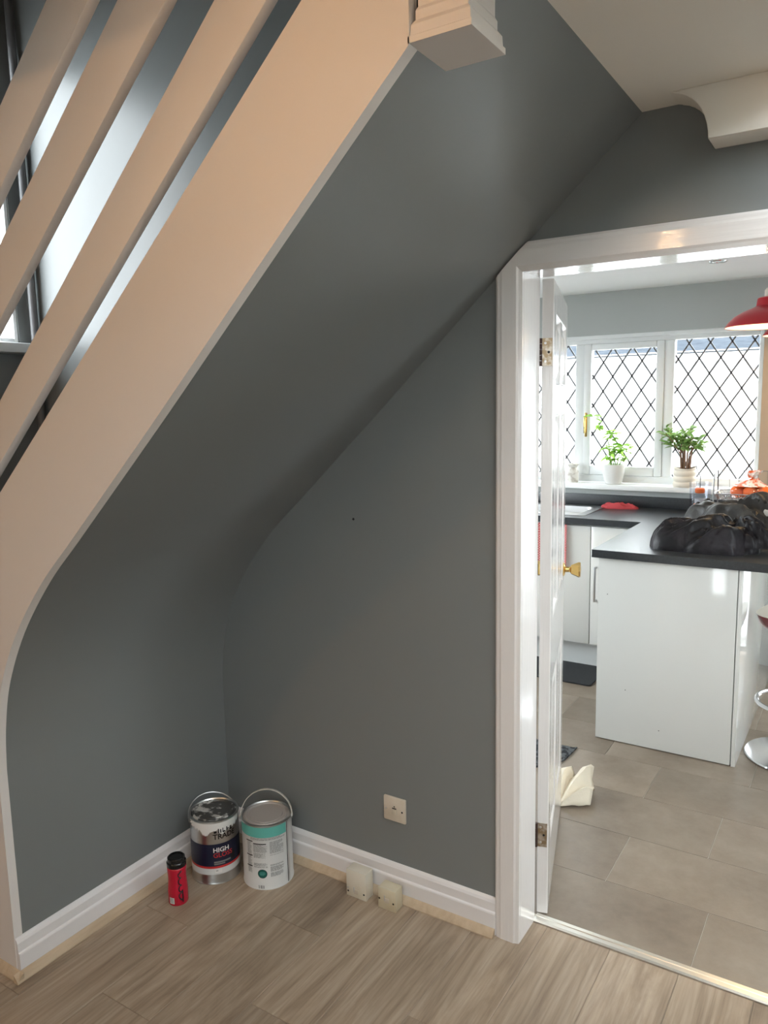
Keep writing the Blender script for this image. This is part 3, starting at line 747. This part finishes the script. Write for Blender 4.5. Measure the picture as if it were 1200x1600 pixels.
for a in ((.375, .425, FZ[0], FZ[1]), (.843, .890, FZ[0], FZ[1]), (.425, .843, FZ[0], SZ[0]), (.425, .843, SZ[1], FZ[1])):
    box('sash_frame', 'pvc_white', a[0], a[1], FY0-.012, FY1-.01, a[2], a[3], sa, bevel=.008)
hd = MB(); hd.box(.388, .404, FY0-.018, FY0-.011, 1.40, 1.56); hd.obj('handle_plate', 'brass', sa, bevel=.003)
hl = MB().tube([(.396, FY0-.02, 1.535), (.396, FY0-.045, 1.535), (.396, FY0-.048, 1.515), (.396, FY0-.046, 1.425)], [.006, .006, .0065, .005], 10).obj('handle', 'brass', sa, smooth=True)
DXP, DZP = .1245, .1885
def leaded(x0, x1, z0, z1, parent, y, ph_x, ph_z):
    g = box('pane', 'window_glass', x0-.004, x1+.004, y-.002, y+.002, z0-.004, z1+.004, parent)
    sl = DZP/DXP; c0 = ph_z-sl*ph_x
    W, H = x1-x0, z1-z0
    for sgn in (1, -1):
        kmin, kmax = -30, 30
        for k in range(kmin, kmax):
            # z = sgn*sl*(x-ph_x)+ph_z + k*DZP
            pts = []
            f = lambda x: sgn*sl*(x-ph_x)+ph_z+k*DZP
            fi = lambda z: (z-ph_z-k*DZP)/(sgn*sl)+ph_x
            for x in (x0, x1):
                if z0 <= f(x) <= z1: pts.append((x, f(x)))
            for z in (z0, z1):
                if x0 < fi(z) < x1: pts.append((fi(z), z))
            if len(pts) < 2: continue
            a, b_ = Vector(pts[0]), Vector(pts[1])
            if (a-b_).length < .015: continue
            d = (b_-a).normalized(); nn = Vector((-d.y, d.x))*.0047
            q = [a+nn, b_+nn, b_-nn, a-nn]
            MB().prism([(p.x, p.y) for p in q], y-.0045, y+.0045, 'y').obj('lead_came', 'lead', g)
leaded(*GX[0], *FZ, w1, FY0+.03, .315-.0, 1.54)
leaded(*GX[1], *SZ, sa, FY0+.02, .560, 1.795)
leaded(*GX[2], *FZ, w1, FY0+.03, 1.030, 1.795)
box('window_sill', 'pvc_white', WX0-.05, WX1+.0, WY-.095, WY+.04, WZ0-.035, WZ0, w1, bevel=.006)

# ------------------------------------------------------------------ outside
nb = thing('neighbour_house', 'low white boarded building with slate roof beyond the kitchen window', 'building', (0, 5.5, 0))
box('wall', 'house_white', -7, 9, .02, 4, -.5, 2.0, nb)
for k in range(14): box('board', 'house_white', -7, 9, -.002-.0, .02, .0+k*.145, .0+k*.145+.142, nb, bevel=.004)
for k in range(0): pass
box('fascia', 'gutter_white', -7, 9, -.12, -.09, 1.965, 2.06, nb)
MB().prism([(-.14, 2.045), (-.10, 2.03), (1.45, 2.30), (1.45, 2.33)], -7.2, 9.2, 'x').obj('roof', 'slate', nb)
MB().prism([(1.45, 2.30), (3.1, 2.03), (3.1, 2.06), (1.45, 2.33)], -7.2, 9.2, 'x').obj('roof', 'slate', nb)
gr = struct(box('ground', 'paving', -30, 30, -30, 40, -.6, -.5))

# ------------------------------------------------------------------ kitchen units
ZW, ZB = .945, .907
YF = 1.549            # face of the end panel
PX0, PX1 = .966, 1.600
pen = thing('peninsula_unit', 'glossy white peninsula end with flat panel facing the doorway', 'kitchen unit', (PX0, YF, 0))
box('end_panel', 'gloss_cabinet', 0, .612, 0, .018, .004, ZB, pen, bevel=.0015)
box('side_panel', 'gloss_cabinet', .616, .634, .0, 1.5, .0, ZB, pen, bevel=.0015)
box('carcass', 'plinth_white', .002, .613, .020, .9, .0, ZB-.001, pen)
s = MB().lathe([(0, .001), (.003, .0006), (.0034, 0)], 10)
for x, z in ((.14, .27), (.30, .10), (.045, .73)):
    o = MB().lathe([(0, .0008), (.002, .0006), (.0024, 0)], 10).obj('speck', 'print_black', pen); o.location = (x, 0, z); o.rotation_euler = (PI/2, 0, 0)
sc_ = thing('sink_unit', 'white base unit under the sink, steel bar handle', 'kitchen unit', (0, 2.47, 0))
box('carcass', 'plinth_white', -.35, .964, .022, .585, .15, ZB-.001, sc_)
box('plinth', 'plinth_white', -.35, .964, .07, .085, 0, .15, sc_)
box('cupboard_door', 'gloss_cabinet', -.348, .140, 0, .019, .165, ZB-.012, sc_, bevel=.0015)
box('cupboard_door', 'gloss_cabinet', .143, .635, 0, .019, .165, ZB-.012, sc_, bevel=.0015)
d3 = box('cupboard_door', 'gloss_cabinet', .640, .962, 0, .019, .165, ZB-.012, sc_, bevel=.0015)
hb = MB(); hb.box(.668, .680, -.030, -.020, .44, .655); hb.box(.668, .680, -.022, 0, .44, .452); hb.box(.668, .680, -.022, 0, .643, .655)
hb.obj('handle', 'steel', d3, bevel=.0015)
wt = thing('worktop', 'black L-shaped kitchen worktop under the leaded window', 'worktop', (0, 0, 0))
SX0, SX1, SY0, SY1 = -.25, .575, 2.53, 2.985
wb_ = MB()
wb_.prism([(-.6, 2.445), (.938, 2.445), (.938, 1.528), (1.78, 1.528), (1.78, WY-.001), (SX1-.02, WY-.001), (SX1-.02, SY0+.02), (SX0+.02, SY0+.02), (SX0+.02, SY1-.02), (SX1-.02, SY1-.02), (SX1-.02, WY-.0011), (-.6, WY-.001)], ZB, ZW, 'z')
wb_.obj('slab', 'worktop', wt)
struct(box('trim_6', 'worktop', -.6, 1.75, WY-.016, WY-.001, ZW, 1.018, bevel=.002), 'black upstand strip on the wall behind the worktop')
sk_ = thing('sink', 'stainless steel inset kitchen sink left of the red cloth', 'sink', (0, 0, ZW))
def rrect(x0, x1, y0, y1, r, n=6):
    pts = []
    for cx, cy, a0 in ((x1-r, y1-r, 0), (x0+r, y1-r, PI/2), (x0+r, y0+r, PI), (x1-r, y0+r, 1.5*PI)):
        for i in range(n+1): a = a0+PI/2*i/n; pts.append((cx+r*math.cos(a), cy+r*math.sin(a)))
    return pts
lv = [(rrect(SX0, SX1, SY0, SY1, .03), .0), (rrect(SX0, SX1, SY0, SY1, .03), .004), (rrect(SX0+.012, SX1-.012, SY0+.012, SY1-.012, .03), .005), (rrect(SX0+.028, SX1-.055, SY0+.03, SY1-.05, .05), .002), (rrect(SX0+.035, SX1-.062, SY0+.037, SY1-.057, .05), -.14), (rrect(SX0+.08, SX1-.10, SY0+.08, SY1-.10, .04), -.155)]
mb = MB(); vs = []; fs = []; n = len(lv[0][0])
for pl, z in lv: vs += [(x, y, z) for x, y in pl]
for i in range(len(lv)-1):
    for k in range(n): fs.append((i*n+k, i*n+(k+1) % n, (i+1)*n+(k+1) % n, (i+1)*n+k))
fs.append(tuple(range((len(lv)-1)*n, len(lv)*n))); mb.add(vs, fs); mb.obj('basin', 'steel', sk_, smooth=True)
MB().lathe([(.0, .004), (.02, .004), (.03, .001)], 20).obj('drain', 'chrome', sk_, loc=(.15, 2.75, -.156))
MB().tube([(-.02, 3.012, 0), (-.02, 3.012, .24), (-.02, 2.99, .285), (-.02, 2.93, .30), (-.02, 2.87, .285), (-.02, 2.85, .25)], .011, 12).obj('tap', 'chrome', sk_, smooth=True)

# tea towel hanging over the sink unit door
def towel_fn(u, v):
    x = .27+.225*u; z = .90-.25*v-.02*u*(v > .9)
    return (x+.012*v*math.sin(u*3), 2.462-.010-.010*math.sin(u*19+v*1.5)*(.3+.7*v), z)
tag(MB().grid(towel_fn, 30, 12).obj('tea_towel', 'towel_check', smooth=True, solid=.003), 'red checked tea towel hanging on the sink unit front', 'towel')

# ------------------------------------------------------------------ cloths, jackets, rag (crumpled fabric)
def crumple(name, cx, cy, z0, rx, ry, h, material, seed, rot=0, folds=12, fold_dir=.6, amp=.35, power=2.4, nu=64, skew=0, parent=None):
    """a heap of cloth: dome over an irregular outline with rounded, wandering folds of differing width"""
    rnd = random.Random(seed); sv = Vector((seed*3.1, seed*1.7, seed*.9)); nv = 34; vs = []
    FL = []
    for k in range(folds):
        th = fold_dir+rnd.uniform(-.45, .45); FL.append((math.cos(th), math.sin(th), rnd.uniform(-1.05, 1.05), rnd.choice((rnd.uniform(.025, .05), rnd.uniform(.05, .12))), rnd.choice((1, 1, -.8))*rnd.uniform(.5, 1), rnd.uniform(-.9, .9), rnd.uniform(.5, 1.1), rnd.uniform(0, 9)))
    def fold(px, py):
        t = 0
        for c, s_, o, w_, a_, mid, ext, ph in FL:
            along = -px*s_+py*c; d = px*c+py*s_-o+.16*math.sin(along*2.2+ph)
            e = math.exp(-((along-mid*.6)/ext)**4)
            t += a_*e*math.exp(-(d/w_)**2)
        return math.tanh(t*.75)*1.25
    for i in range(nu):
        a = 2*PI*i/nu
        out = 1+.20*noise.noise(Vector((math.cos(a)*1.5, math.sin(a)*1.5, 0))+sv)+.07*noise.noise(Vector((math.cos(a)*4, math.sin(a)*4, 1))+sv)
        for j in range(nv):
            t = j/(nv-1); rr = out*math.cos(t*PI/2)**(2/power); zz = math.sin(t*PI/2)**(2/power)
            px, py = rr*math.cos(a), rr*math.sin(a)
            f = fold(px, py); big = noise.noise(Vector((px*1.2, py*1.2, 3))+sv)
            hh = h*zz*(.72+.4*big+skew*px)+h*amp*.5*f*min(1, zz*1.6)
            k = 1+.05*f*(1-t)
            X, Y = px*rx*k, py*ry*k
            vs.append((cx+X*math.cos(rot)-Y*math.sin(rot), cy+X*math.sin(rot)+Y*math.cos(rot), z0+max(0.0, hh)))
    fs = [(i*nv+j, ((i+1) % nu)*nv+j, ((i+1) % nu)*nv+j+1, i*nv+j+1) for i in range(nu) for j in range(nv-1)]
    fs.append(tuple(i*nv for i in range(nu-1, -1, -1)))
    return MB().add(vs, fs).obj(name, material, parent, smooth=True, angle=80)
tag(crumple('dish_cloth', .672, 2.965, ZW, .115, .045, .040, 'red_cloth', 3, rot=.1, folds=14, fold_dir=.5, amp=.8, nu=90), 'crumpled red dish cloth on the worktop beside the sink', 'cloth')
j1 = thing('jacket', 'crumpled black jacket lying at the front of the worktop', 'jacket', (1.40, 1.76, ZW))
crumple('body', 0, 0, 0, .225, .130, .150, 'black_jacket', 5, rot=.12, folds=38, fold_dir=2.2, amp=.62, power=2.2, nu=160, parent=j1, skew=-.15)
crumple('sleeve', .15, .035, .03, .150, .075, .125, 'black_jacket', 8, rot=-.30, folds=26, fold_dir=1.4, amp=.6, power=2.2, nu=100, parent=j1)
j2 = thing('jacket', 'charcoal jacket with pale lining heaped behind the black one', 'jacket', (1.53, 2.10, ZW))
crumple('body', .02, -.02, 0, .30, .15, .205, 'charcoal_jacket', 14, rot=-.05, folds=40, fold_dir=.9, amp=.6, power=2.1, nu=140, parent=j2, skew=-.1)
crumple('sleeve', -.215, .03, 0.0, .080, .090, .195, 'charcoal_jacket', 21, rot=.3, folds=9, fold_dir=1.2, amp=.5, nu=80, power=2.1, parent=j2)
crumple('lining', .10, -.05, .140, .13, .05, .050, 'lining', 31, rot=-.3, folds=12, fold_dir=1.1, amp=.6, nu=80, parent=j2)

# cream rag pinched beneath the end of the door: a fan of pleats
rg = MB()
ap = Vector((1.035, .815, .012))
tips = []
hts = (.055, .085, .095, .045, .060, .105, .115, .075, .030, .062, .070, .030, .010)
NP = len(hts)
for i in range(NP):
    u = i/(NP-1); a = math.radians(112-84*u); L = (.20, .235, .245, .23, .26, .285, .27, .22, .20, .185, .165, .155, .15)[i]
    tips.append(Vector((ap.x+L*math.cos(a)*.92, ap.y+L*math.sin(a), hts[i])))
NL = 8; vs = []
for i, t in enumerate(tips):
    for k in range(NL+1):
        s = k/NL; p = ap.lerp(t, .06+.94*s)
        p.z = .006+(t.z-.004)*math.sin(min(1, s*1.15)*PI/2)*(1-.28*max(0, s-.7)/.3)+.010*noise.noise(p*26)*s
        p.x += .022*noise.noise(p*13)*s; p.y += .022*noise.noise(p*13+Vector((5, 1, 2)))*s
        vs.append(p)
rg.add(vs, [(i*(NL+1)+k, (i+1)*(NL+1)+k, (i+1)*(NL+1)+k+1, i*(NL+1)+k+1) for i in range(NP-1) for k in range(NL)])
tag(rg.obj('rag', 'rag', solid=.006, smooth=True, angle=40), 'crumpled cream canvas rag wedged at the foot of the open door', 'rag')

# floor mats
tag(MB().prism(rrect(.05, .735, 2.20, 2.63, .02), .0, .009, 'z').obj('floor_mat', 'mat_dark', bevel=.002, seg=1), 'plain charcoal mat on the tiles before the sink unit', 'mat')
hm = [(.93, 1.385), (.915, 1.37), (.30, 1.37)]
for i in range(13):
    a = PI+PI/2*i/12*1.0
    hm.append((.60+.30*math.cos(a), 1.27+.24*math.sin(a)))
for i in range(1, 12):
    a = 1.5*PI+PI/2*i/12; hm.append((.60+.325*math.cos(a)*1.0, 1.27+.24*math.sin(a)))
hm_o = MB().prism(hm, 0, .008, 'z').obj('door_mat', 'mat_pattern')
tag(hm_o, 'half-round patterned dark mat showing beside the open door', 'mat')

# ------------------------------------------------------------------ pots and plants on the sill
ZS = WZ0
def leaf_mesh(name, L, W, curl, material, parent, fold=.25):
    mb = MB(); prof_ = [(0, .06), (.15, .55), (.35, .95), (.55, 1.0), (.78, .66), (1.0, .03)]
    vs = []
    for s, wv in prof_:
        z = curl*L*(-s*s)
        vs += [(s*L, -wv*W/2, z+wv*W*fold), (s*L, 0, z), (s*L, wv*W/2, z+wv*W*fold)]
    fs = []
    for i in range(len(prof_)-1):
        for k in range(2): fs.append((i*3+k, i*3+3+k, i*3+4+k, i*3+1+k))
    mb.add(vs, fs); return mb.obj(name, material, parent, smooth=True)
# white pot with a leggy green plant
p1 = thing('potted_plant', 'leggy green plant in a smooth white pot on the sill', 'plant', (.604, 3.035, ZS))
MB().lathe([(0, .002), (.045, 0), (.052, .004), (.060, .03), (.068, .07), (.072, .11), (.073, .128), (.070, .130), (.068, .126), (.066, .115), (0, .112)], 40).obj('pot', 'white_ceramic', p1, smooth=True)
MB().lathe([(.067, .114), (0, .119)], 24).obj('soil', 'soil', p1)
random.seed(21)
stems = [((-.012, .0, .11), (-.030, -.01, .24), (-.05, 0, .34), (-.115, .01, .40), (-.150, .01, .445)), ((.01, .01, .11), (0, 0, .22), (-.012, .0, .30), (-.02, .0, .335)), ((.02, -.01, .11), (.04, -.01, .2), (.06, .0, .26)), ((-.02, .01, .11), (-.03, .01, .19), (-.045, .0, .245)), ((.0, -.015, .11), (.012, -.02, .18), (.015, -.02, .225)), ((.028, .008, .11), (.055, .01, .17), (.085, .0, .235))]
lf = leaf_mesh('leaf', .070, .034, .25, 'leaf', p1); first = True
for s_ in stems:
    P_ = [Vector(q) for q in s_]
    MB().tube(P_, [.0035]*len(P_) if len(P_) < 2 else [.0036-.0018*i/(len(P_)-1) for i in range(len(P_))], 6).obj('stem', 'stem_green', p1, smooth=True)
    for i in range(1, len(P_)):
        for q in range(6 if i == len(P_)-1 else 4):
            az = random.uniform(0, 2*PI); base_ = P_[i-1].lerp(P_[i], random.uniform(.6, 1))
            rot_ = (random.uniform(-.4, .4), random.uniform(-.45, .35), az); sc = random.uniform(.7, 1.15)
            if first: lf.location = base_; lf.rotation_euler = rot_; first = False
            else: copy(lf, p1, base_, rot_, (sc, sc, sc))
# cream ruched pot with a bushy plant
p2 = thing('potted_plant', 'bushy plant with woody stems in a cream ruched pot on the sill', 'plant', (1.050, 3.035, ZS))
mb = MB(); vs = []; nz_, na = 28, 48
for j in range(nz_+1):
    t = j/nz_; z = .122*t
    for i in range(na):
        a = 2*PI*i/na; ph = z/.122*3.5*2*PI*.5*2+.9*math.sin(a*2+.6)
        R_ = .062+.008*abs(math.sin(ph*.5))**.6-.004*(t > .96)
        vs.append((R_*math.cos(a), R_*math.sin(a), z+(.006*math.sin(a*2+1) if t > .05 else 0)))
mb.add(vs, [(j*na+i, j*na+(i+1) % na, (j+1)*na+(i+1) % na, (j+1)*na+i) for j in range(nz_) for i in range(na)]+[tuple(range(na-1, -1, -1))])
mb.obj('pot', 'cream_ceramic', p2, smooth=True, angle=70)
MB().lathe([(.060, .112), (0, .116)], 24).obj('soil', 'soil', p2)
random.seed(4)
lf2 = leaf_mesh('leaf', .055, .026, .15, 'leaf_dark', p2); first = True
for k in range(16):
    a = k*2.4; r = .012+.022*random.random()
    b0 = Vector((r*math.cos(a), r*math.sin(a), .112)); b1 = Vector((1.3*r*math.cos(a), 1.3*r*math.sin(a), .20+.03*random.random()))
    sp = random.uniform(.03, .12); tip = Vector((sp*math.cos(a)*1.15, sp*math.sin(a)*.7, .27+.11*random.random()-.3*max(0, sp-.08)))
    MB().tube([b0, b1, b1.lerp(tip, .5)+Vector((0, 0, .012)), tip], [.0042, .0036, .0028, .0018], 6).obj('stem', 'stem_brown', p2, smooth=True)
    for q in range(11):
        base_ = b1.lerp(tip, random.uniform(.35, 1.02)); az = random.uniform(0, 2*PI); rot_ = (random.uniform(-.5, .5), random.uniform(-.9, .4), az); sc = random.uniform(.7, 1.25)
        if first: lf2.location = base_; lf2.rotation_euler = rot_; first = False
        else: copy(lf2, p2, base_, rot_, (sc, sc, sc))
jr = MB().lathe([(0, .001), (.034, 0), (.037, .004), (.039, .05), (.037, .075), (.028, .092), (.026, .10), (.033, .112), (.040, .120), (.041, .124), (.037, .126), (.030, .120), (.024, .10), (.0, .095)], 32).obj('jar', 'speckle_jar', smooth=True)
jr.location = (.330, 3.035, ZS); tag(jr, 'small speckled white jar with flared lip on the sill', 'jar')

# ------------------------------------------------------------------ clear tumbler, wire basket, fruit
tb = thing('drink_bottle', 'clear plastic bottle with orange stoppers standing behind the jackets', 'bottle', (1.205, 2.70, ZW))
MB().lathe([(0, .002), (.046, 0), (.050, .004), (.062, .215), (.0605, .216), (.0585, .20), (.0485, .008), (0, .006)], 32).obj('body', 'clear_plastic', tb, smooth=True)
MB().lathe([(0, .10), (.022, .10), (.027, .105), (.027, .125), (.021, .130), (0, .130)], 24, c=(0, -.012, .055)).obj('disc_stopper', 'orange', tb, smooth=True)
MB().lathe([(0, .0), (.026, .0), (.028, .004), (.026, .016), (0, .018)], 24, c=(-.006, -.01, .075)).obj('lower_stopper', 'orange', tb, smooth=True)
MB().tube([(0, -.01, .16), (.0, -.01, .25), (-.02, -.01, .29), (-.026, -.01, .315)], .0028, 6).obj('straw', 'wire_dark', tb, smooth=True)
MB().lathe([(.030, .03), (.034, .10), (.030, .10), (.026, .03)], 20, c=(.004, 0, .02)).obj('sleeve', 'lining', tb, smooth=True)

bk = thing('wire_basket', 'two-tier wire fruit basket behind the jackets', 'basket', (1.445, 2.72, ZW))
def hoop(mb, x0, x1, y0, y1, z, r, rad=.05): mb.tube([(x, y, z) for x, y in rrect(x0, x1, y0, y1, rad, 5)], r, 6, cyc=True)
for (zb_, zr_, e) in ((.012, .075, 0), (.130, .165, 0)):
    mb = MB(); hoop(mb, -.155, .175, -.12, .12, zr_, .0032); hoop(mb, -.130, .150, -.095, .095, zb_, .0022)
    for k in range(9):
        x = -.12+k*.033; mb.tube([(x*1.18, -.12, zr_), (x, -.095, zb_), (x, .095, zb_), (x*1.18, .12, zr_)], .0014, 5)
    for k in range(5):
        y = -.08+k*.04; mb.tube([(-.155, y*1.2, zr_), (-.130, y, zb_), (.150, y, zb_), (.175, y*1.2, zr_)], .0014, 5)
    mb.obj('tier', 'chrome', bk, smooth=True)
for x in (-.157, .177):
    mb = MB(); mb.tube([(x, -.07, 0), (x*1.02, -.075, .16), (x*1.02, -.06, .27), (x*1.02, .06, .285), (x*1.02, .075, .16), (x, .07, 0)], .004, 8)
    mb.obj('side_frame', 'wire_dark', bk, smooth=True)
mb = MB(); mb.tube([(-.157, .06, .285), (.177, .06, .285)], .002, 6)
for k in range(6): mb.tube([(-.10+k*.05, .062, .285), (-.10+k*.05, .095, .165)], .0013, 5)
mb.obj('back_rail', 'wire_dark', bk, smooth=True)
zt = ZW+.134
oranges = [(1.400, 2.70, .036), (1.470, 2.68, .037), (1.540, 2.69, .038), (1.435, 2.755, .036), (1.505, 2.755, .037)]
lab = ['leftmost front orange inside the knotted bag', 'middle front orange inside the knotted bag', 'rightmost front orange inside the knotted bag', 'left orange at the back of the knotted bag', 'right orange at the back of the knotted bag']
for (x, y, r), l in zip(oranges, lab):
    mb = MB(); pr = [(r*math.sin(PI*i/14), r-.97*r*math.cos(PI*i/14)) for i in range(15)]; pr[0] = (0, pr[0][1]); pr[-1] = (0, pr[-1][1]-.003)
    o = mb.lathe(pr, 22).obj('orange', 'orange', smooth=True); o.location = (x, y, zt); tag(o, l, 'orange', 'oranges in the wire basket')
bag = thing('fruit_bag', 'clear fruit bag with twisted orange printed top in the upper tier', 'bag', (1.470, 2.715, zt-.002))
na = 48; nz_ = 16
def bag_shell(z_of, r_of, wrinkle, sx, sy, seed):
    mb = MB(); vs = []
    for j in range(nz_+1):
        t = j/nz_
        for i in range(na):
            a = 2*PI*i/na; k = 1+wrinkle*(.4+t)*math.sin(a*8+2*math.sin(a*3+seed)+t*2)
            vs.append((r_of(t)*k*math.cos(a)*sx+.025*t**2, r_of(t)*k*math.sin(a)*sy, z_of(t)+.006*noise.noise(Vector((math.cos(a)*4, math.sin(a)*4, t*5+seed)))))
    return mb.add(vs, [(j*na+i, j*na+(i+1) % na, (j+1)*na+(i+1) % na, (j+1)*na+i) for j in range(nz_) for i in range(na)])
bag_shell(lambda t: .074*t**.7, lambda t: .122-.05*t**2.5, .03, 1.06, .72, 1).obj('film', 'clear_film', bag, smooth=True, angle=80)
bag_shell(lambda t: .072+.048*t, lambda t: .074*(1-t)**1.25+.012, .12, 1.1, .75, 2).obj('printed_neck', 'paper_bag', bag, smooth=True, angle=80)
bag_shell(lambda t: .118+.042*t, lambda t: .012+.014*math.sin(t*PI*.62), .22, 1.1, .8, 3).obj('knot', 'paper_bag', bag, smooth=True, angle=80)
tag(crumple('bread_bag', 1.47, 2.715, ZW+.016, .11, .080, .090, 'bread', 41, folds=7, amp=.3, power=3), 'wrapped loaf in the lower tier of the wire basket', 'bread')

# ------------------------------------------------------------------ pendants, downlight, stool
def pendant(x, y, zr_, label):
    t = thing('pendant_lamp', label, 'lamp', (x, y, zr_), 0, 'red pendant lamps')
    R = .180
    pr = [(R, 0), (R-.002, .006), (R*.93, .022), (R*.80, .046), (R*.60, .068), (R*.40, .082), (.060, .088), (.052, .092), (.048, .125), (.040, .130), (.018, .131)]
    MB().lathe(pr, 48).obj('shade', 'red_shade', t, smooth=True, angle=50)
    MB().lathe([(max(r-.003, .01), z-.002 if i else .001) for i, (r, z) in enumerate(pr)], 48).obj('shade_inside', 'shade_inner', t, smooth=True, angle=50)
    MB().lathe([(.018, .130), (.020, .133), (.020, .160), (.012, .170), (.0, .171)], 20).obj('lamp_holder', 'cream_ceramic', t, smooth=True)
    MB().tube([(0, 0, .168), (0, 0, KC-zr_-.02)], .0032, 8).obj('cord', 'pvc_white', t, smooth=True)
    MB().lathe([(0, 0), (.03, 0), (.045, -.004), (.048, -.02), (0, -.02)], 24, c=(0, 0, KC-zr_)).obj('ceiling_rose', 'pvc_white', t, smooth=True)
    MB().lathe([(0, .020), (.016, .024), (.026, .04), (.028, .056), (.020, .078), (.013, .095), (.012, .12)], 20).obj('bulb', 'bulb', t, smooth=True)
    l = bpy.data.lights.new('pendant_light', 'POINT'); l.energy = 5; l.color = (1, .70, .40); l.shadow_soft_size = .03
    lo_ = bpy.data.objects.new('pendant_light', l); COL.objects.link(lo_); lo_.parent = t; lo_.location = (0, 0, .010)
pendant(1.607, 1.90, 1.962, 'nearer of two red dome pendant lamps over the peninsula')
pendant(1.690, 2.56, 1.962, 'farther red pendant lamp, barely showing behind the nearer one')
dl = thing('ceiling_downlight', 'small round recessed downlight in the white kitchen ceiling', 'downlight', (1.317, 2.31, KC))
MB().lathe([(.030, .0), (.032, -.004), (.042, -.005), (.045, 0)], 32).obj('trim_ring', 'chrome', dl, smooth=True)
MB().lathe([(0, -.001), (.030, -.001), (.031, -.0005)], 32).obj('lamp_face', 'steel', dl)
# warm ceiling lamps of the living room
for i, (pos, pw) in enumerate(LAMPS):
    x, y, z = pos; d = CEIL-z
    t = thing('ceiling_lamp', ['small warm globe ceiling lamp nearest the stair', 'warm globe ceiling lamp at the back of the room'][i], 'lamp', (x, y, z), 0, 'living room ceiling lamps')
    MB().lathe([(0, d), (.05, d), (.05, d-.008), (.02, d-.014), (.014, d-.02), (.014, .03), (0, .03)], 32).obj('ceiling_mount', 'chrome', t, smooth=True)
    r = .032
    MB().lathe([(r*math.sin(PI*q/14), -r*math.cos(PI*q/14)) for q in range(15)], 24).obj('globe', 'globe', t, smooth=True)
    l = bpy.data.lights.new('lamp_light', 'POINT'); l.energy = pw; l.color = LAMP_COL; l.shadow_soft_size = .034
    lo_ = bpy.data.objects.new('lamp_light', l); COL.objects.link(lo_); lo_.parent = t

stl = thing('bar_stool', 'chrome bar stool with red shell seat beside the peninsula', 'stool', (1.815, 1.785, 0))
MB().lathe([(0, .0), (.205, 0), (.208, .004), (.204, .010), (.10, .020), (.045, .030), (.030, .045), (0, .046)], 64).obj('base', 'chrome', stl, smooth=True)
MB().lathe([(.0, .04), (.027, .04), (.027, .36), (.024, .37), (.018, .372), (.018, .585), (0, .585)], 24).obj('column', 'chrome', stl, smooth=True)
mb = MB(); mb.tube([(.165*math.cos(2*PI*i/36), .165*math.sin(2*PI*i/36), .262) for i in range(36)], .010, 10, cyc=True)
for a in (PI/2, 3*PI/2): mb.tube([(.02*math.cos(a), .02*math.sin(a), .285), (.165*math.cos(a), .165*math.sin(a), .262)], .008, 8)
mb.obj('footrest', 'chrome', stl, smooth=True)
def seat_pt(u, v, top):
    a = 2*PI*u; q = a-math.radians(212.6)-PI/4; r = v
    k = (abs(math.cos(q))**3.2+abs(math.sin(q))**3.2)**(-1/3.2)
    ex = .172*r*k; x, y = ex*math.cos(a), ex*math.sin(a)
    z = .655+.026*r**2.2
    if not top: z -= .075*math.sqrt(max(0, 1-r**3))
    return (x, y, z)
for top, nm, mt in ((True, 'seat_top', 'seat_glare'), (False, 'seat_shell', 'seat_red')):  # cream top is painted glare over the red shell, no cushion
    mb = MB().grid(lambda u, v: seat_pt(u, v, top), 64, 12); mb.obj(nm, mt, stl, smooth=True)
